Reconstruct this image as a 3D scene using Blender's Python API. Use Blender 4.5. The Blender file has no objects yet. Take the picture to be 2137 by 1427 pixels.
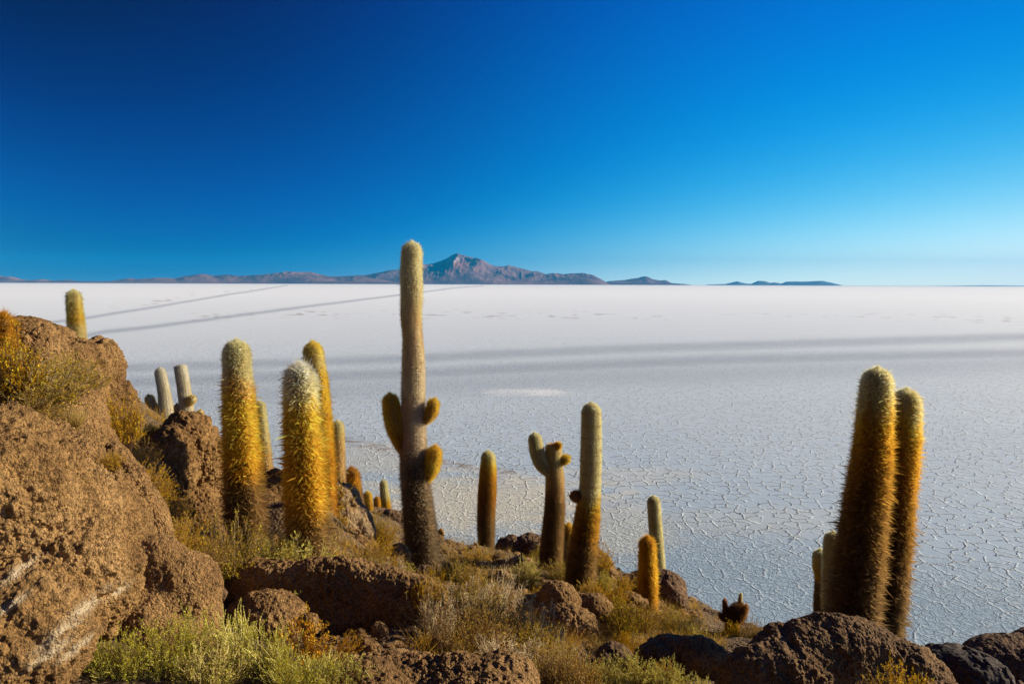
import bpy, math, random
import numpy as np
from mathutils import Vector, Matrix

# ------------------------------------------------------------------ camera, world, sun
C = bpy.context.scene.collection
SC = bpy.context.scene
W, H = 2137.0, 1427.0
F = 24.0/36.0*W
CAM = np.array([0.0, 0.0, 17.0])
PITCH = math.radians(4.84)
ROLL = math.radians(0.2)
_f = np.array([0, math.cos(PITCH), -math.sin(PITCH)])
_r0 = np.array([1.0, 0, 0]); _u0 = np.array([0, math.sin(PITCH), math.cos(PITCH)])
_r = _r0*math.cos(ROLL)+_u0*math.sin(ROLL)
_u = _u0*math.cos(ROLL)-_r0*math.sin(ROLL)
cd = bpy.data.cameras.new('camera'); cd.lens = 24; cd.sensor_width = 36; cd.sensor_fit = 'HORIZONTAL'
cd.clip_start = 0.1; cd.clip_end = 300000
cam = bpy.data.objects.new('camera', cd); C.objects.link(cam)
cam.matrix_world = Matrix(((_r[0], _u[0], -_f[0], CAM[0]), (_r[1], _u[1], -_f[1], CAM[1]),
                           (_r[2], _u[2], -_f[2], CAM[2]), (0, 0, 0, 1)))
SC.camera = cam

SUN_EL = math.radians(21.0); SUN_AZ = math.radians(74.0)      # azimuth clockwise from +Y
sdir = Vector((math.sin(SUN_AZ)*math.cos(SUN_EL), math.cos(SUN_AZ)*math.cos(SUN_EL), math.sin(SUN_EL)))
sl = bpy.data.lights.new('sun', 'SUN'); sl.energy = 5.0; sl.angle = math.radians(0.5); sl.color = (1.0, 0.895, 0.67)
so = bpy.data.objects.new('sun', sl); C.objects.link(so); so.rotation_euler = sdir.to_track_quat('Z', 'Y').to_euler()
so.location = (60, 20, 60)

world = bpy.data.worlds.new('World'); SC.world = world; world.use_nodes = True
nt = world.node_tree; nt.nodes.clear()
sky = nt.nodes.new('ShaderNodeTexSky'); sky.sky_type = 'NISHITA'; sky.sun_disc = False
sky.sun_elevation = SUN_EL; sky.sun_rotation = SUN_AZ; sky.altitude = 3600; sky.air_density = 1.0; sky.dust_density = 0.3; sky.ozone_density = 2.0
# deep high-altitude blue: brightness and hue follow the angle to the sun and the height above the horizon
def wn(typ, **kw):
    n = nt.nodes.new(typ)
    for k, v in kw.items(): setattr(n, k, v)
    return n
def wm(op, a, b=0.0):
    n = wn('ShaderNodeMath', operation=op)
    for s_, v in ((n.inputs[0], a), (n.inputs[1], b)):
        if isinstance(v, bpy.types.NodeSocket): nt.links.new(v, s_)
        else: s_.default_value = v
    return n.outputs[0]
wtc = wn('ShaderNodeTexCoord'); wnm = wn('ShaderNodeVectorMath', operation='NORMALIZE'); nt.links.new(wtc.outputs['Generated'], wnm.inputs[0])
wdt = wn('ShaderNodeVectorMath', operation='DOT_PRODUCT'); nt.links.new(wnm.outputs[0], wdt.inputs[0]); wdt.inputs[1].default_value = sdir
wsp = wn('ShaderNodeSeparateXYZ'); nt.links.new(wnm.outputs[0], wsp.inputs[0])
wD = wm('MINIMUM', wm('ADD', wm('MAXIMUM', wdt.outputs['Value'], -0.38), wm('MULTIPLY', wm('MAXIMUM', wm('SUBTRACT', -0.38, wdt.outputs['Value']), 0.0), 0.8)), 0.9); wz = wm('MINIMUM', wm('MAXIMUM', wsp.outputs['Z'], 0.0), 0.55)
wh = wm('EXPONENT', wm('MULTIPLY', wz, -1/.06)); wh3 = wm('EXPONENT', wm('MULTIPLY', wz, -1/.02)); wh2 = wm('EXPONENT', wm('MULTIPLY', wz, -1/.2)); wDD = wm('MULTIPLY', wD, wD)
wf = [1.0, wD, wDD, wz, wm('MULTIPLY', wz, wD), wh, wm('MULTIPLY', wh, wD), wh2, wm('MULTIPLY', wh2, wD), wm('MULTIPLY', wh2, wDD), wh3, wm('MULTIPLY', wh3, wD), wm('MULTIPLY', wD, wDD), wm('MULTIPLY', wh, wDD), wm('MULTIPLY', wm('MULTIPLY', wh2, wDD), wD)]
SKYC = [[0.3481, 0.2692, 0.4157], [-1.0007, 0.3252, 0.6954], [-0.9687, 0.0271, 0.7131], [-0.5285, -0.6591, -0.6831], [2.3217, 0.27, -0.1109], [0.7951, 0.1184, -0.2556], [0.9684, 1.0751, 1.1281], [-0.7959, 0.0139, 0.3299], [1.2082, -0.2659, -0.8995], [3.8718, 1.7871, -0.0344], [-0.0177, 0.0917, 0.1435], [-0.4662, -0.4404, -0.4371], [0.6055, -0.2506, -0.9223], [-1.6895, -0.9019, -0.4052], [-1.976, -1.0233, 0.3729]]
wacc = None
for ff_, cc_ in zip(wf, SKYC):
    n = wn('ShaderNodeVectorMath', operation='SCALE'); n.inputs[0].default_value = cc_
    if isinstance(ff_, float): n.inputs['Scale'].default_value = ff_
    else: nt.links.new(ff_, n.inputs['Scale'])
    if wacc is None: wacc = n.outputs[0]
    else:
        m_ = wn('ShaderNodeVectorMath', operation='ADD'); nt.links.new(wacc, m_.inputs[0]); nt.links.new(n.outputs[0], m_.inputs[1]); wacc = m_.outputs[0]
wmx = wn('ShaderNodeVectorMath', operation='MAXIMUM'); nt.links.new(wacc, wmx.inputs[0]); wmx.inputs[1].default_value = (0.0, 0.02, 0.02)
wsq = wn('ShaderNodeVectorMath', operation='MULTIPLY'); nt.links.new(wmx.outputs[0], wsq.inputs[0]); nt.links.new(wmx.outputs[0], wsq.inputs[1])
w10 = wn('ShaderNodeVectorMath', operation='SCALE'); nt.links.new(wsq.outputs[0], w10.inputs[0]); w10.inputs['Scale'].default_value = 10.0
wmix = wn('ShaderNodeMix', data_type='RGBA'); wmix.inputs[0].default_value = 0.994
bg = wn('ShaderNodeBackground'); bg.inputs['Strength'].default_value = 0.10; wo = wn('ShaderNodeOutputWorld')
nt.links.new(sky.outputs[0], wmix.inputs[6]); nt.links.new(w10.outputs[0], wmix.inputs[7])
nt.links.new(wmix.outputs[2], bg.inputs['Color']); nt.links.new(bg.outputs[0], wo.inputs['Surface'])
SC.view_settings.view_transform = 'Standard'; SC.view_settings.look = 'None'
SC.view_settings.gamma = 1.0; SC.view_settings.exposure = 0.7

# ------------------------------------------------------------------ helpers
rng = np.random.default_rng(7)

def P(px, py, d):
    px = np.asarray(px, float); py = np.asarray(py, float); d = np.asarray(d, float)
    return CAM + d[..., None]*_f + ((px-W/2)/F*d)[..., None]*_r - ((py-H/2)/F*d)[..., None]*_u

def proj(p):
    q = p-CAM; d = q@_f
    dd = np.where(np.abs(d) < 1e-3, 1e-3, d)
    return W/2+(q@_r)/dd*F, H/2-(q@_u)/dd*F, d

def tag(o, label=None, cat=None, group=None, kind=None):
    if label: o['label'] = label
    if cat: o['category'] = cat
    if group: o['group'] = group
    if kind: o['kind'] = kind
    return o

def empty(name, loc=(0, 0, 0)):
    o = bpy.data.objects.new(name, None); C.objects.link(o); o.location = loc; o.empty_display_size = 0.2
    return o

def mesh(name, verts, faces, mat, parent=None, smooth=False, cols=None, origin=None, attrs=None):
    """faces: (n,k) int array or list of such arrays"""
    verts = np.asarray(verts, np.float32)
    if origin is not None: verts = verts-np.asarray(origin, np.float32)
    if not isinstance(faces, (list, tuple)): faces = [faces]
    faces = [np.asarray(f, np.int32) for f in faces if len(f)]
    me = bpy.data.meshes.new(name)
    nl = sum(f.size for f in faces); nf = sum(len(f) for f in faces)
    me.vertices.add(len(verts)); me.vertices.foreach_set('co', verts.ravel())
    me.loops.add(nl); me.loops.foreach_set('vertex_index', np.concatenate([f.ravel() for f in faces]))
    starts = []; s = 0
    for f in faces:
        starts.append(s+np.arange(len(f))*f.shape[1]); s += f.size
    me.polygons.add(nf); me.polygons.foreach_set('loop_start', np.concatenate(starts).astype(np.int32))
    me.polygons.foreach_set('use_smooth', np.full(nf, smooth))
    if cols is not None:
        a = me.color_attributes.new('Col', 'FLOAT_COLOR', 'POINT')
        c4 = np.ones((len(verts), 4), np.float32); c4[:, :3] = cols
        a.data.foreach_set('color', c4.ravel())
    if attrs:
        for k, v in attrs.items():
            a = me.attributes.new(k, 'FLOAT', 'POINT'); a.data.foreach_set('value', np.asarray(v, np.float32))
    me.update(); me.validate()
    me.materials.append(mat)
    o = bpy.data.objects.new(name, me); C.objects.link(o)
    if parent is not None: o.parent = parent
    elif origin is not None: o.location = origin
    return o

# --- numpy noise
def _hash(ix, iy, iz, seed):
    with np.errstate(over='ignore'):
        h = (ix.astype(np.uint32)*np.uint32(374761393) + iy.astype(np.uint32)*np.uint32(668265263)
             + iz.astype(np.uint32)*np.uint32(2246822519) + np.uint32((seed*3266489917) & 0xffffffff))
        h = (h ^ (h >> np.uint32(13)))*np.uint32(1274126177)
        h = h ^ (h >> np.uint32(16))
        h = h*np.uint32(2654435761); h = h ^ (h >> np.uint32(15))
    return h

def vnoise(p, seed=0):
    f = np.floor(p); t = (p-f); t = t*t*(3-2*t); i = f.astype(np.int64)
    out = 0
    for dx in (0, 1):
        wx = t[:, 0] if dx else 1-t[:, 0]
        for dy in (0, 1):
            wy = t[:, 1] if dy else 1-t[:, 1]
            for dz in (0, 1):
                wz = t[:, 2] if dz else 1-t[:, 2]
                out = out+wx*wy*wz*(_hash(i[:, 0]+dx, i[:, 1]+dy, i[:, 2]+dz, seed)/4294967295.0)
    return out*2-1

def fbm(p, oct=4, seed=0, gain=0.5):
    a = 1.0; s = 0; tot = 0
    for k in range(oct):
        s = s+a*vnoise(p*(2.03**k)+k*17.3, seed+k); tot += a; a *= gain
    return s/tot

def ridged(p, oct=4, seed=0, gain=0.5):
    a = 1.0; s = 0; tot = 0
    for k in range(oct):
        s = s+a*(1-2*np.abs(vnoise(p*(2.03**k)+k*11.7, seed+k))); tot += a; a *= gain
    return s/tot

def worley(p, seed=0):
    b = np.floor(p-0.5).astype(np.int64); best = np.full(len(p), 9.0); cid = np.zeros(len(p))
    for dx in (0, 1):
        for dy in (0, 1):
            for dz in (0, 1):
                ix, iy, iz = b[:, 0]+dx, b[:, 1]+dy, b[:, 2]+dz
                h = _hash(ix, iy, iz, seed)
                jx = (h & np.uint32(1023))/1023.0; jy = ((h >> np.uint32(10)) & np.uint32(1023))/1023.0
                jz = ((h >> np.uint32(20)) & np.uint32(1023))/1023.0
                q = 0.15+0.7*np.stack([jx, jy, jz], 1)+np.stack([ix, iy, iz], 1)
                d = ((p-q)**2).sum(1)
                m = d < best; best = np.where(m, d, best); cid = np.where(m, (h >> np.uint32(7)) % np.uint32(997)/997.0, cid)
    return np.sqrt(best), cid

# --- materials
def newmat(name):
    m = bpy.data.materials.new(name); m.use_nodes = True; t = m.node_tree; t.nodes.clear()
    out = t.nodes.new('ShaderNodeOutputMaterial'); return m, t, out

def nd(t, typ, **kw):
    n = t.nodes.new(typ)
    for k, v in kw.items():
        if k.startswith('i_'): n.inputs[k[2:].replace('_', ' ')].default_value = v
        else: setattr(n, k, v)
    return n

def ramp(t, stops, interp='LINEAR'):
    n = t.nodes.new('ShaderNodeValToRGB'); cr = n.color_ramp; cr.interpolation = interp
    while len(cr.elements) > 1: cr.elements.remove(cr.elements[-1])
    for i, (p, c) in enumerate(stops):
        e = cr.elements[0] if i == 0 else cr.elements.new(p)
        e.position = p; e.color = (c[0], c[1], c[2], 1) if hasattr(c, '__len__') else (c, c, c, 1)
    return n

def mixc(t, a, b, fac, mode='MIX'):
    n = t.nodes.new('ShaderNodeMix'); n.data_type = 'RGBA'; n.blend_type = mode
    for s, v in ((n.inputs[0], fac), (n.inputs[6], a), (n.inputs[7], b)):
        if hasattr(v, 'links') or isinstance(v, bpy.types.NodeSocket): t.links.new(v, s)
        elif isinstance(v, (int, float)): s.default_value = v
        else: s.default_value = (v[0], v[1], v[2], 1)
    return n.outputs[2]

def mth(t, op, a, b=0.0, clamp=False):
    n = t.nodes.new('ShaderNodeMath'); n.operation = op; n.use_clamp = clamp
    for s, v in ((n.inputs[0], a), (n.inputs[1], b)):
        if isinstance(v, bpy.types.NodeSocket): t.links.new(v, s)
        else: s.default_value = v
    return n.outputs[0]

def attr(t, name):
    n = t.nodes.new('ShaderNodeAttribute'); n.attribute_name = name; return n

def mat_fibre(name, trans=0.45, tint=(1, 1, 1), gloss=0.08):
    """thin plant fibres coloured per fibre; light passes through them"""
    m, t, out = newmat(name)
    a = attr(t, 'Col')
    c = mixc(t, a.outputs['Color'], tint, 1.0, 'MULTIPLY')
    d = nd(t, 'ShaderNodeBsdfDiffuse'); tr = nd(t, 'ShaderNodeBsdfTranslucent'); g = nd(t, 'ShaderNodeBsdfGlossy')
    g.inputs['Roughness'].default_value = 0.45
    t.links.new(c, d.inputs['Color']); t.links.new(c, tr.inputs['Color']); t.links.new(c, g.inputs['Color'])
    m1 = nd(t, 'ShaderNodeMixShader'); m1.inputs[0].default_value = trans
    t.links.new(d.outputs[0], m1.inputs[1]); t.links.new(tr.outputs[0], m1.inputs[2])
    m2 = nd(t, 'ShaderNodeMixShader'); m2.inputs[0].default_value = gloss
    t.links.new(m1.outputs[0], m2.inputs[1]); t.links.new(g.outputs[0], m2.inputs[2])
    t.links.new(m2.outputs[0], out.inputs[0])
    return m

M_SPINE = mat_fibre('cactus_spines', 0.64, gloss=0.10)
M_LEAF = mat_fibre('shrub_leaves', 0.40, gloss=0.05)

def mat_vc(name, rough=0.85, bump=0.3, scale=60):
    m, t, out = newmat(name)
    b = nd(t, 'ShaderNodeBsdfPrincipled'); b.inputs['Roughness'].default_value = rough
    b.inputs['Specular IOR Level'].default_value = 0.2
    a = attr(t, 'Col'); n = nd(t, 'ShaderNodeTexNoise'); n.inputs['Scale'].default_value = scale; n.inputs['Detail'].default_value = 4
    tc = nd(t, 'ShaderNodeTexCoord'); t.links.new(tc.outputs['Object'], n.inputs['Vector'])
    r = ramp(t, [(0.3, 0.7), (0.7, 1.25)]); t.links.new(n.outputs['Fac'], r.inputs[0])
    t.links.new(mixc(t, a.outputs['Color'], r.outputs[0], 1.0, 'MULTIPLY'), b.inputs['Base Color'])
    bp = nd(t, 'ShaderNodeBump'); bp.inputs['Strength'].default_value = bump; bp.inputs['Distance'].default_value = 0.01
    t.links.new(n.outputs['Fac'], bp.inputs['Height']); t.links.new(bp.outputs[0], b.inputs['Normal'])
    t.links.new(b.outputs[0], out.inputs[0]); return m
M_STEM = mat_vc('woody_stems')
M_BODY = mat_vc('cactus_skin', 0.7, 0.5, 40)

def mat_rock(name, base, light, dark, pale=0.0, gscale=55.0, bump=0.9):
    m, t, out = newmat(name)
    tc = nd(t, 'ShaderNodeTexCoord'); O = tc.outputs['Object']
    b = nd(t, 'ShaderNodeBsdfPrincipled'); b.inputs['Roughness'].default_value = 0.9; b.inputs['Specular IOR Level'].default_value = 0.15
    a = attr(t, 'cell')                     # each nodule its own tone
    n1 = nd(t, 'ShaderNodeTexNoise'); n1.inputs['Scale'].default_value = 2.2; n1.inputs['Detail'].default_value = 6; n1.inputs['Roughness'].default_value = 0.65
    t.links.new(O, n1.inputs['Vector'])
    r1 = ramp(t, [(0.34, dark), (0.5, base), (0.66, light)]); t.links.new(n1.outputs['Fac'], r1.inputs[0])
    r2 = ramp(t, [(0.0, 0.45), (0.5, 0.95), (1.0, 1.45)]); t.links.new(a.outputs['Fac'], r2.inputs[0])
    c = mixc(t, r1.outputs[0], r2.outputs[0], 0.9, 'MULTIPLY')
    n2 = nd(t, 'ShaderNodeTexNoise'); n2.inputs['Scale'].default_value = gscale*1.6; n2.inputs['Detail'].default_value = 5; n2.inputs['Roughness'].default_value = 0.7
    t.links.new(O, n2.inputs['Vector'])
    r3 = ramp(t, [(0.3, 0.6), (0.7, 1.45)]); t.links.new(n2.outputs['Fac'], r3.inputs[0])
    c = mixc(t, c, r3.outputs[0], 0.8, 'MULTIPLY')
    if pale > 0:
        mp = nd(t, 'ShaderNodeMapping'); mp.inputs['Rotation'].default_value = (0.2, 0.6, 0.5); mp.inputs['Scale'].default_value = (1.2, 1.5, 4.0)
        t.links.new(O, mp.inputs['Vector'])
        n3 = nd(t, 'ShaderNodeTexNoise'); n3.inputs['Scale'].default_value = 2.3; n3.inputs['Detail'].default_value = 7; n3.inputs['Roughness'].default_value = 0.62
        t.links.new(mp.outputs[0], n3.inputs['Vector'])
        r4 = ramp(t, [(0.42, 0.0), (0.50, 1.0)]); t.links.new(n3.outputs['Fac'], r4.inputs[0])
        pm = attr(t, 'pale'); f = mth(t, 'MULTIPLY', r4.outputs[0], pm.outputs['Fac'], True)
        c = mixc(t, c, (0.52, 0.40, 0.25), mth(t, 'MULTIPLY', f, pale))
    t.links.new(c, b.inputs['Base Color'])
    v = nd(t, 'ShaderNodeTexVoronoi'); v.inputs['Scale'].default_value = gscale*1.7; t.links.new(O, v.inputs['Vector'])
    h = mth(t, 'ADD', mth(t, 'MULTIPLY', v.outputs['Distance'], -0.8), mth(t, 'MULTIPLY', n2.outputs['Fac'], 0.9))
    bp = nd(t, 'ShaderNodeBump'); bp.inputs['Strength'].default_value = bump; bp.inputs['Distance'].default_value = 0.018
    t.links.new(h, bp.inputs['Height']); t.links.new(bp.outputs[0], b.inputs['Normal'])
    t.links.new(b.outputs[0], out.inputs[0]); return m

M_ROCK = mat_rock('nodular_brown_rock', (0.255, 0.138, 0.050), (0.345, 0.198, 0.078), (0.165, 0.086, 0.032))
M_ROCKP = mat_rock('nodular_rock_with_pale_streaks', (0.26, 0.142, 0.050), (0.35, 0.202, 0.08), (0.165, 0.087, 0.032), pale=0.9)
M_ROCKR = mat_rock('reddish_brown_rock', (0.20, 0.112, 0.050), (0.27, 0.155, 0.072), (0.13, 0.072, 0.034))
M_ROCKD = mat_rock('dark_brown_rock', (0.175, 0.100, 0.052), (0.25, 0.145, 0.08), (0.105, 0.058, 0.033))
M_ROCKS = mat_rock('smooth_dark_rock', (0.07, 0.052, 0.042), (0.10, 0.072, 0.055), (0.04, 0.032, 0.03), bump=0.3)

# ------------------------------------------------------------------ hillside height field
ctrl = [  # px, py, depth of ground
 (100,1427,3.7),(450,1440,3.9),(800,1440,4.3),(1200,1440,4.9),(1600,1440,5.6),(2100,1440,6.6),
 (830,1345,5.2),(560,1345,5.2),(470,1270,6.4),(640,1330,6.0),(760,1325,6.0),(700,1300,6.8),(880,1310,6.3),(560,1310,6.2),
 (512,1150,7.6),(640,1165,7.2),(672,1040,9.0),(552,1040,10.5),(420,1110,8.0),
 (702,1030,11.5),(738,1060,12.0),(768,1060,15.0),(805,1060,15.5),(760,1150,10.0),(820,1200,9.4),
 (921,1136,14.0),(884,1200,10.0),(1014,1155,14.0),(1150,1192,11.0),(1208,1240,9.5),(1060,1230,8.8),(980,1250,8.0),(1080,1375,6.1),(1200,1405,6.5),(1300,1400,6.9),(1430,1420,6.3),
 (1379,1215,15.0),(1352,1268,10.0),(1530,1325,9.5),(1440,1340,9.2),(1250,1290,8.5),(1330,1320,7.8),(1700,1330,8.0),(1810,1320,7.3),(1890,1400,7.0),
 (1735,1300,9.0),(2050,1400,8.0),(350,900,15.0),(400,905,15.0),(290,905,13.5),(165,760,10.0),(345,1000,9.0),(230,960,8.0),(300,1060,6.6),
 (1090,1180,15.0),(950,1150,15.5)]
pw = P([c[0] for c in ctrl], [c[1] for c in ctrl], [c[2] for c in ctrl])
extra = [(-3.6,5.6,15.15),(-4.7,6.7,15.4),(-5.4,7.5,15.8),(-2.9,4.9,14.8),(0,-1,15.2),(0,-5,16),(0,-12,18),(-7,-2,17.5),(-14,2,18),(-6,4,15.6),(-8,8,15.2),(-14,12,14.5),(-12,20,12),(-22,22,8),(8,-3,13.5),(8,3,12.3),(14,2,9),(14,8,7.5),
         (-10,24,9.5),(-4,20,8.4),(4,21,6.2),(10,17,4.5),(16,12,4),(7,13,8.3)]
for a in range(-180, 181, 15):
    rr = np.interp(a, [-180,-90,-60,-20,0,30,60,90,180], [60,55,42,36,33,28,27,34,60])
    for q, z in ((1.0, -0.15), (1.35, -1.6)):
        extra.append((rr*q*math.sin(math.radians(a)), rr*q*math.cos(math.radians(a)), z))
cp = np.vstack([pw, np.array(extra)])
def _phi(r): return np.sqrt(r*r+0.35**2)
_D = _phi(np.linalg.norm(cp[:, None, :2]-cp[None, :, :2], axis=2))
_wt = np.linalg.solve(_D-0.02*np.eye(len(cp)), cp[:, 2]-5.0)
def ground_z(x, y):
    x = np.atleast_1d(np.asarray(x, float)); y = np.atleast_1d(np.asarray(y, float)); z = np.full(x.shape, 5.0)
    for (cx, cy, _), w in zip(cp, _wt): z += w*_phi(np.hypot(x-cx, y-cy))
    p = np.stack([x, y, np.zeros_like(x)], 1); r = np.hypot(x, y)
    m = np.clip((40-r)/20, 0, 1)
    m2 = np.clip((r-5.5)/6, 0.12, 1)*m; z += fbm(p*0.9, 4, 3)*0.20*m2+fbm(p*3.1, 4, 9)*(0.02+0.07*m2)+np.clip(fbm(p*1.9, 2, 19), 0, 1)*0.10*m2
    return np.maximum(z, -0.9)

_gx = np.arange(-26, 26, .1); _gy = np.arange(1, 44, .1); _GX, _GY = np.meshgrid(_gx, _gy); _GZ = ground_z(_GX.ravel(), _GY.ravel()).reshape(_GX.shape)
def gz(x, y):
    fx = np.clip((np.asarray(x)+26)/.1, 0, len(_gx)-2); fy = np.clip((np.asarray(y)-1)/.1, 0, len(_gy)-2)
    i = fx.astype(int); j = fy.astype(int); fx = fx-i; fy = fy-j
    return (_GZ[j, i]*(1-fx)+_GZ[j, i+1]*fx)*(1-fy)+(_GZ[j+1, i]*(1-fx)+_GZ[j+1, i+1]*fx)*fy
_hd = np.linspace(3.0, 40, 600)
def hit(px, py):
    """point where the sight line of a photo pixel meets the hillside"""
    q = P(np.full(600, px), np.full(600, py), _hd)
    below = q[:, 2] < gz(q[:, 0], q[:, 1])
    if not below.any(): return None, None
    k = int(np.argmax(below)); return q[k], _hd[k]

def mat_ground():
    m, t, out = newmat('stony_soil'); tc = nd(t, 'ShaderNodeTexCoord'); O = tc.outputs['Object']
    b = nd(t, 'ShaderNodeBsdfPrincipled'); b.inputs['Roughness'].default_value = 0.95; b.inputs['Specular IOR Level'].default_value = 0.1
    n = nd(t, 'ShaderNodeTexNoise'); n.inputs['Scale'].default_value = 1.7; n.inputs['Detail'].default_value = 8; n.inputs['Roughness'].default_value = 0.7; t.links.new(O, n.inputs['Vector'])
    r = ramp(t, [(0.3, (0.08, 0.052, 0.03)), (0.55, (0.15, 0.095, 0.05)), (0.75, (0.22, 0.15, 0.08))]); t.links.new(n.outputs['Fac'], r.inputs[0])
    v = nd(t, 'ShaderNodeTexVoronoi'); v.inputs['Scale'].default_value = 24; t.links.new(O, v.inputs['Vector'])
    r2 = ramp(t, [(0.0, 0.6), (1.0, 1.5)]); t.links.new(v.outputs['Color'], r2.inputs[0])
    t.links.new(mixc(t, r.outputs[0], r2.outputs[0], 0.8, 'MULTIPLY'), b.inputs['Base Color'])
    h = mth(t, 'SUBTRACT', mth(t, 'MULTIPLY', n.outputs['Fac'], 0.5), v.outputs['Distance'])
    bp = nd(t, 'ShaderNodeBump'); bp.inputs['Strength'].default_value = 0.9; bp.inputs['Distance'].default_value = 0.03
    t.links.new(h, bp.inputs['Height']); t.links.new(bp.outputs[0], b.inputs['Normal'])
    t.links.new(b.outputs[0], out.inputs[0]); return m
M_GROUND = mat_ground()

def ring_mesh(name, angs, rad, zf, mat, kind, attrs=None, close=True, smooth=True):
    A, R = np.meshgrid(angs, rad); x = R*np.sin(A); y = R*np.cos(A)
    z = zf(x.ravel(), y.ravel()); v = np.stack([x.ravel(), y.ravel(), z], 1)
    na, nr = len(angs), len(rad); i = np.arange(nr-1)[:, None]*na; j = np.arange(na)[None, :]; j2 = (j+1) % na
    q = np.stack([i+j, i+j2, i+na+j2, i+na+j], 2).reshape(-1, 4)[:, ::-1]
    v = np.vstack([v, [[0, 0, z[:na].mean()]]]); c = len(v)-1
    tri = np.stack([np.full(na, c), (np.arange(na)+1) % na, np.arange(na)], 1)
    at = attrs(v) if attrs else None
    o = mesh(name, v, [q, tri], mat, smooth=smooth, attrs=at); o['kind'] = kind
    return o

front = np.radians(np.arange(-44, 44.001, 0.16)); back = np.radians(np.arange(46, 315, 3.0))
angs = np.concatenate([front, back])
rad = np.concatenate([[0.6, 1.2, 2.0], np.geomspace(2.6, 20, 330), np.linspace(20.3, 75, 110)])
ring_mesh('hillside', angs, rad, ground_z, M_GROUND, 'structure')

# ------------------------------------------------------------------ salt flat
def seg_dist(px, py, pts):
    """vertical pixel distance to a polyline given over px"""
    xs = [p[0] for p in pts]; ys = [p[1] for p in pts]
    y = np.interp(px, xs, ys); ins = (px >= xs[0]) & (px <= xs[-1])
    return py-y, ins, px
def sstep(a, b, x):
    t = np.clip((x-a)/(b-a), 0, 1); return t*t*(3-2*t)

def salt_attrs(v):
    px, py, d = proj(v); ok = (d > 1)
    pn = np.stack([px/60, py/9, np.zeros_like(px)], 1); n1 = fbm(pn, 4, 21)
    pn2 = np.stack([px/25, py/1.6, np.zeros_like(px)], 1); n2 = fbm(pn2, 3, 22)
    wx = np.stack([v[:, 0]/9, v[:, 1]/9, np.zeros_like(px)], 1).astype(float); n3 = fbm(wx, 5, 23)
    grey = np.zeros(len(v)); beige = np.zeros(len(v)); white = np.zeros(len(v)); brown = np.zeros(len(v))
    def line(pts, w0, w1, amp, arr, soft=1.0):
        dy, ins, _ = seg_dist(px, py+n1*1.0, pts)
        w = np.interp(px, [pts[0][0], pts[-1][0]], [w0, w1])
        arr[:] = np.maximum(arr, ins*ok*amp*np.exp(-(np.abs(dy)/w)**(2*soft)))
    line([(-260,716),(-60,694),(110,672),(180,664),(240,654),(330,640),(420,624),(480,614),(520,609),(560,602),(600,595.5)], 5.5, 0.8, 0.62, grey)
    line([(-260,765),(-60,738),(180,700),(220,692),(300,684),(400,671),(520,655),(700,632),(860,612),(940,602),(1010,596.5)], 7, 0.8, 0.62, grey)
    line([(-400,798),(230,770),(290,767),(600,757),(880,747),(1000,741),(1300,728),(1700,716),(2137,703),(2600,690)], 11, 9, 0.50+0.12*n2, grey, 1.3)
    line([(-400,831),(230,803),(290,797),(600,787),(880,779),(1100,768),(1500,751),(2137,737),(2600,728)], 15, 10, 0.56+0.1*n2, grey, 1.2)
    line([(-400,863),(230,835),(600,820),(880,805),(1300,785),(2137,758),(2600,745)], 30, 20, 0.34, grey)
    line([(-400,780),(230,752),(600,744),(880,736),(1300,717),(1700,706),(2137,693)], 2.2, 1.6, 0.22*sstep(-0.1, .5, n2), white)
    line([(880,762),(1300,742),(1700,728),(2137,716)], 2.0, 1.4, 0.15*sstep(0, .5, n2), white)
    line([(230,641),(300,634),(380,622),(480,608),(560,601)], 5.5, 1.5, 0.75*sstep(0.1, .4, n2), brown)
    line([(400,662),(600,655),(900,656),(1250,658),(1400,662)], 9, 6, 0.8*sstep(.22, .6, n2), brown)
    line([(1400,650),(1700,656),(2137,668)], 7, 9, 0.5*sstep(.25, .6, n2), brown)
    line([(700,915),(760,927),(850,948),(930,965),(1010,978),(1080,988)], 9, 6, 1.0*sstep(-0.25, .3, n2+n3*.6), brown)
    line([(1080,975),(1300,1003),(1700,1020),(2137,1055)], 3, 3, 0.3*sstep(0, .5, n2), brown)
    def ell(cx, cy, rx, ry, s, arr, amp, wob=0.45):
        q = np.hypot((px-cx)/rx, (py-cy)/ry)+n1*wob+n3*0.25
        arr[:] = np.maximum(arr, ok*amp*(1-sstep(1-s, 1+s, q)))
    ell(1110, 817, 80, 7, .8, white, 0.8, 0.9)
    ell(1000, 1050, 270, 60, .45, beige, .95, .7); ell(1290, 1100, 120, 60, .4, beige, 0.5); ell(1560, 1090, 250, 28, .5, beige, 0.25)
    ell(800, 960, 110, 30, .4, beige, 0.5); ell(1300, 990, 140, 14, .5, beige, 0.35)
    grey *= 1
    line0 = np.interp(px, [400, 700, 1000, 1250, 1500, 1800, 2137], [800, 900, 980, 1040, 1090, 1150, 1190])
    rough = sstep(-20, 60, py+n1*25-line0)*ok
    rmid = np.clip(1-np.abs(py-line0+30)/90, 0, 1)*ok
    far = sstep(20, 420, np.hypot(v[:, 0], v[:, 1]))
    far_pale = np.clip(np.log(np.maximum(np.hypot(v[:, 0], v[:, 1]), 1)/42)/math.log(1100/42), 0, 1)**0.8  # salt colour grows paler with distance from the hill
    return dict(grey=grey, beige=beige, white=white, brown=brown, rough=rough, rmid=rmid, far=far, far_pale=far_pale)

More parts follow.
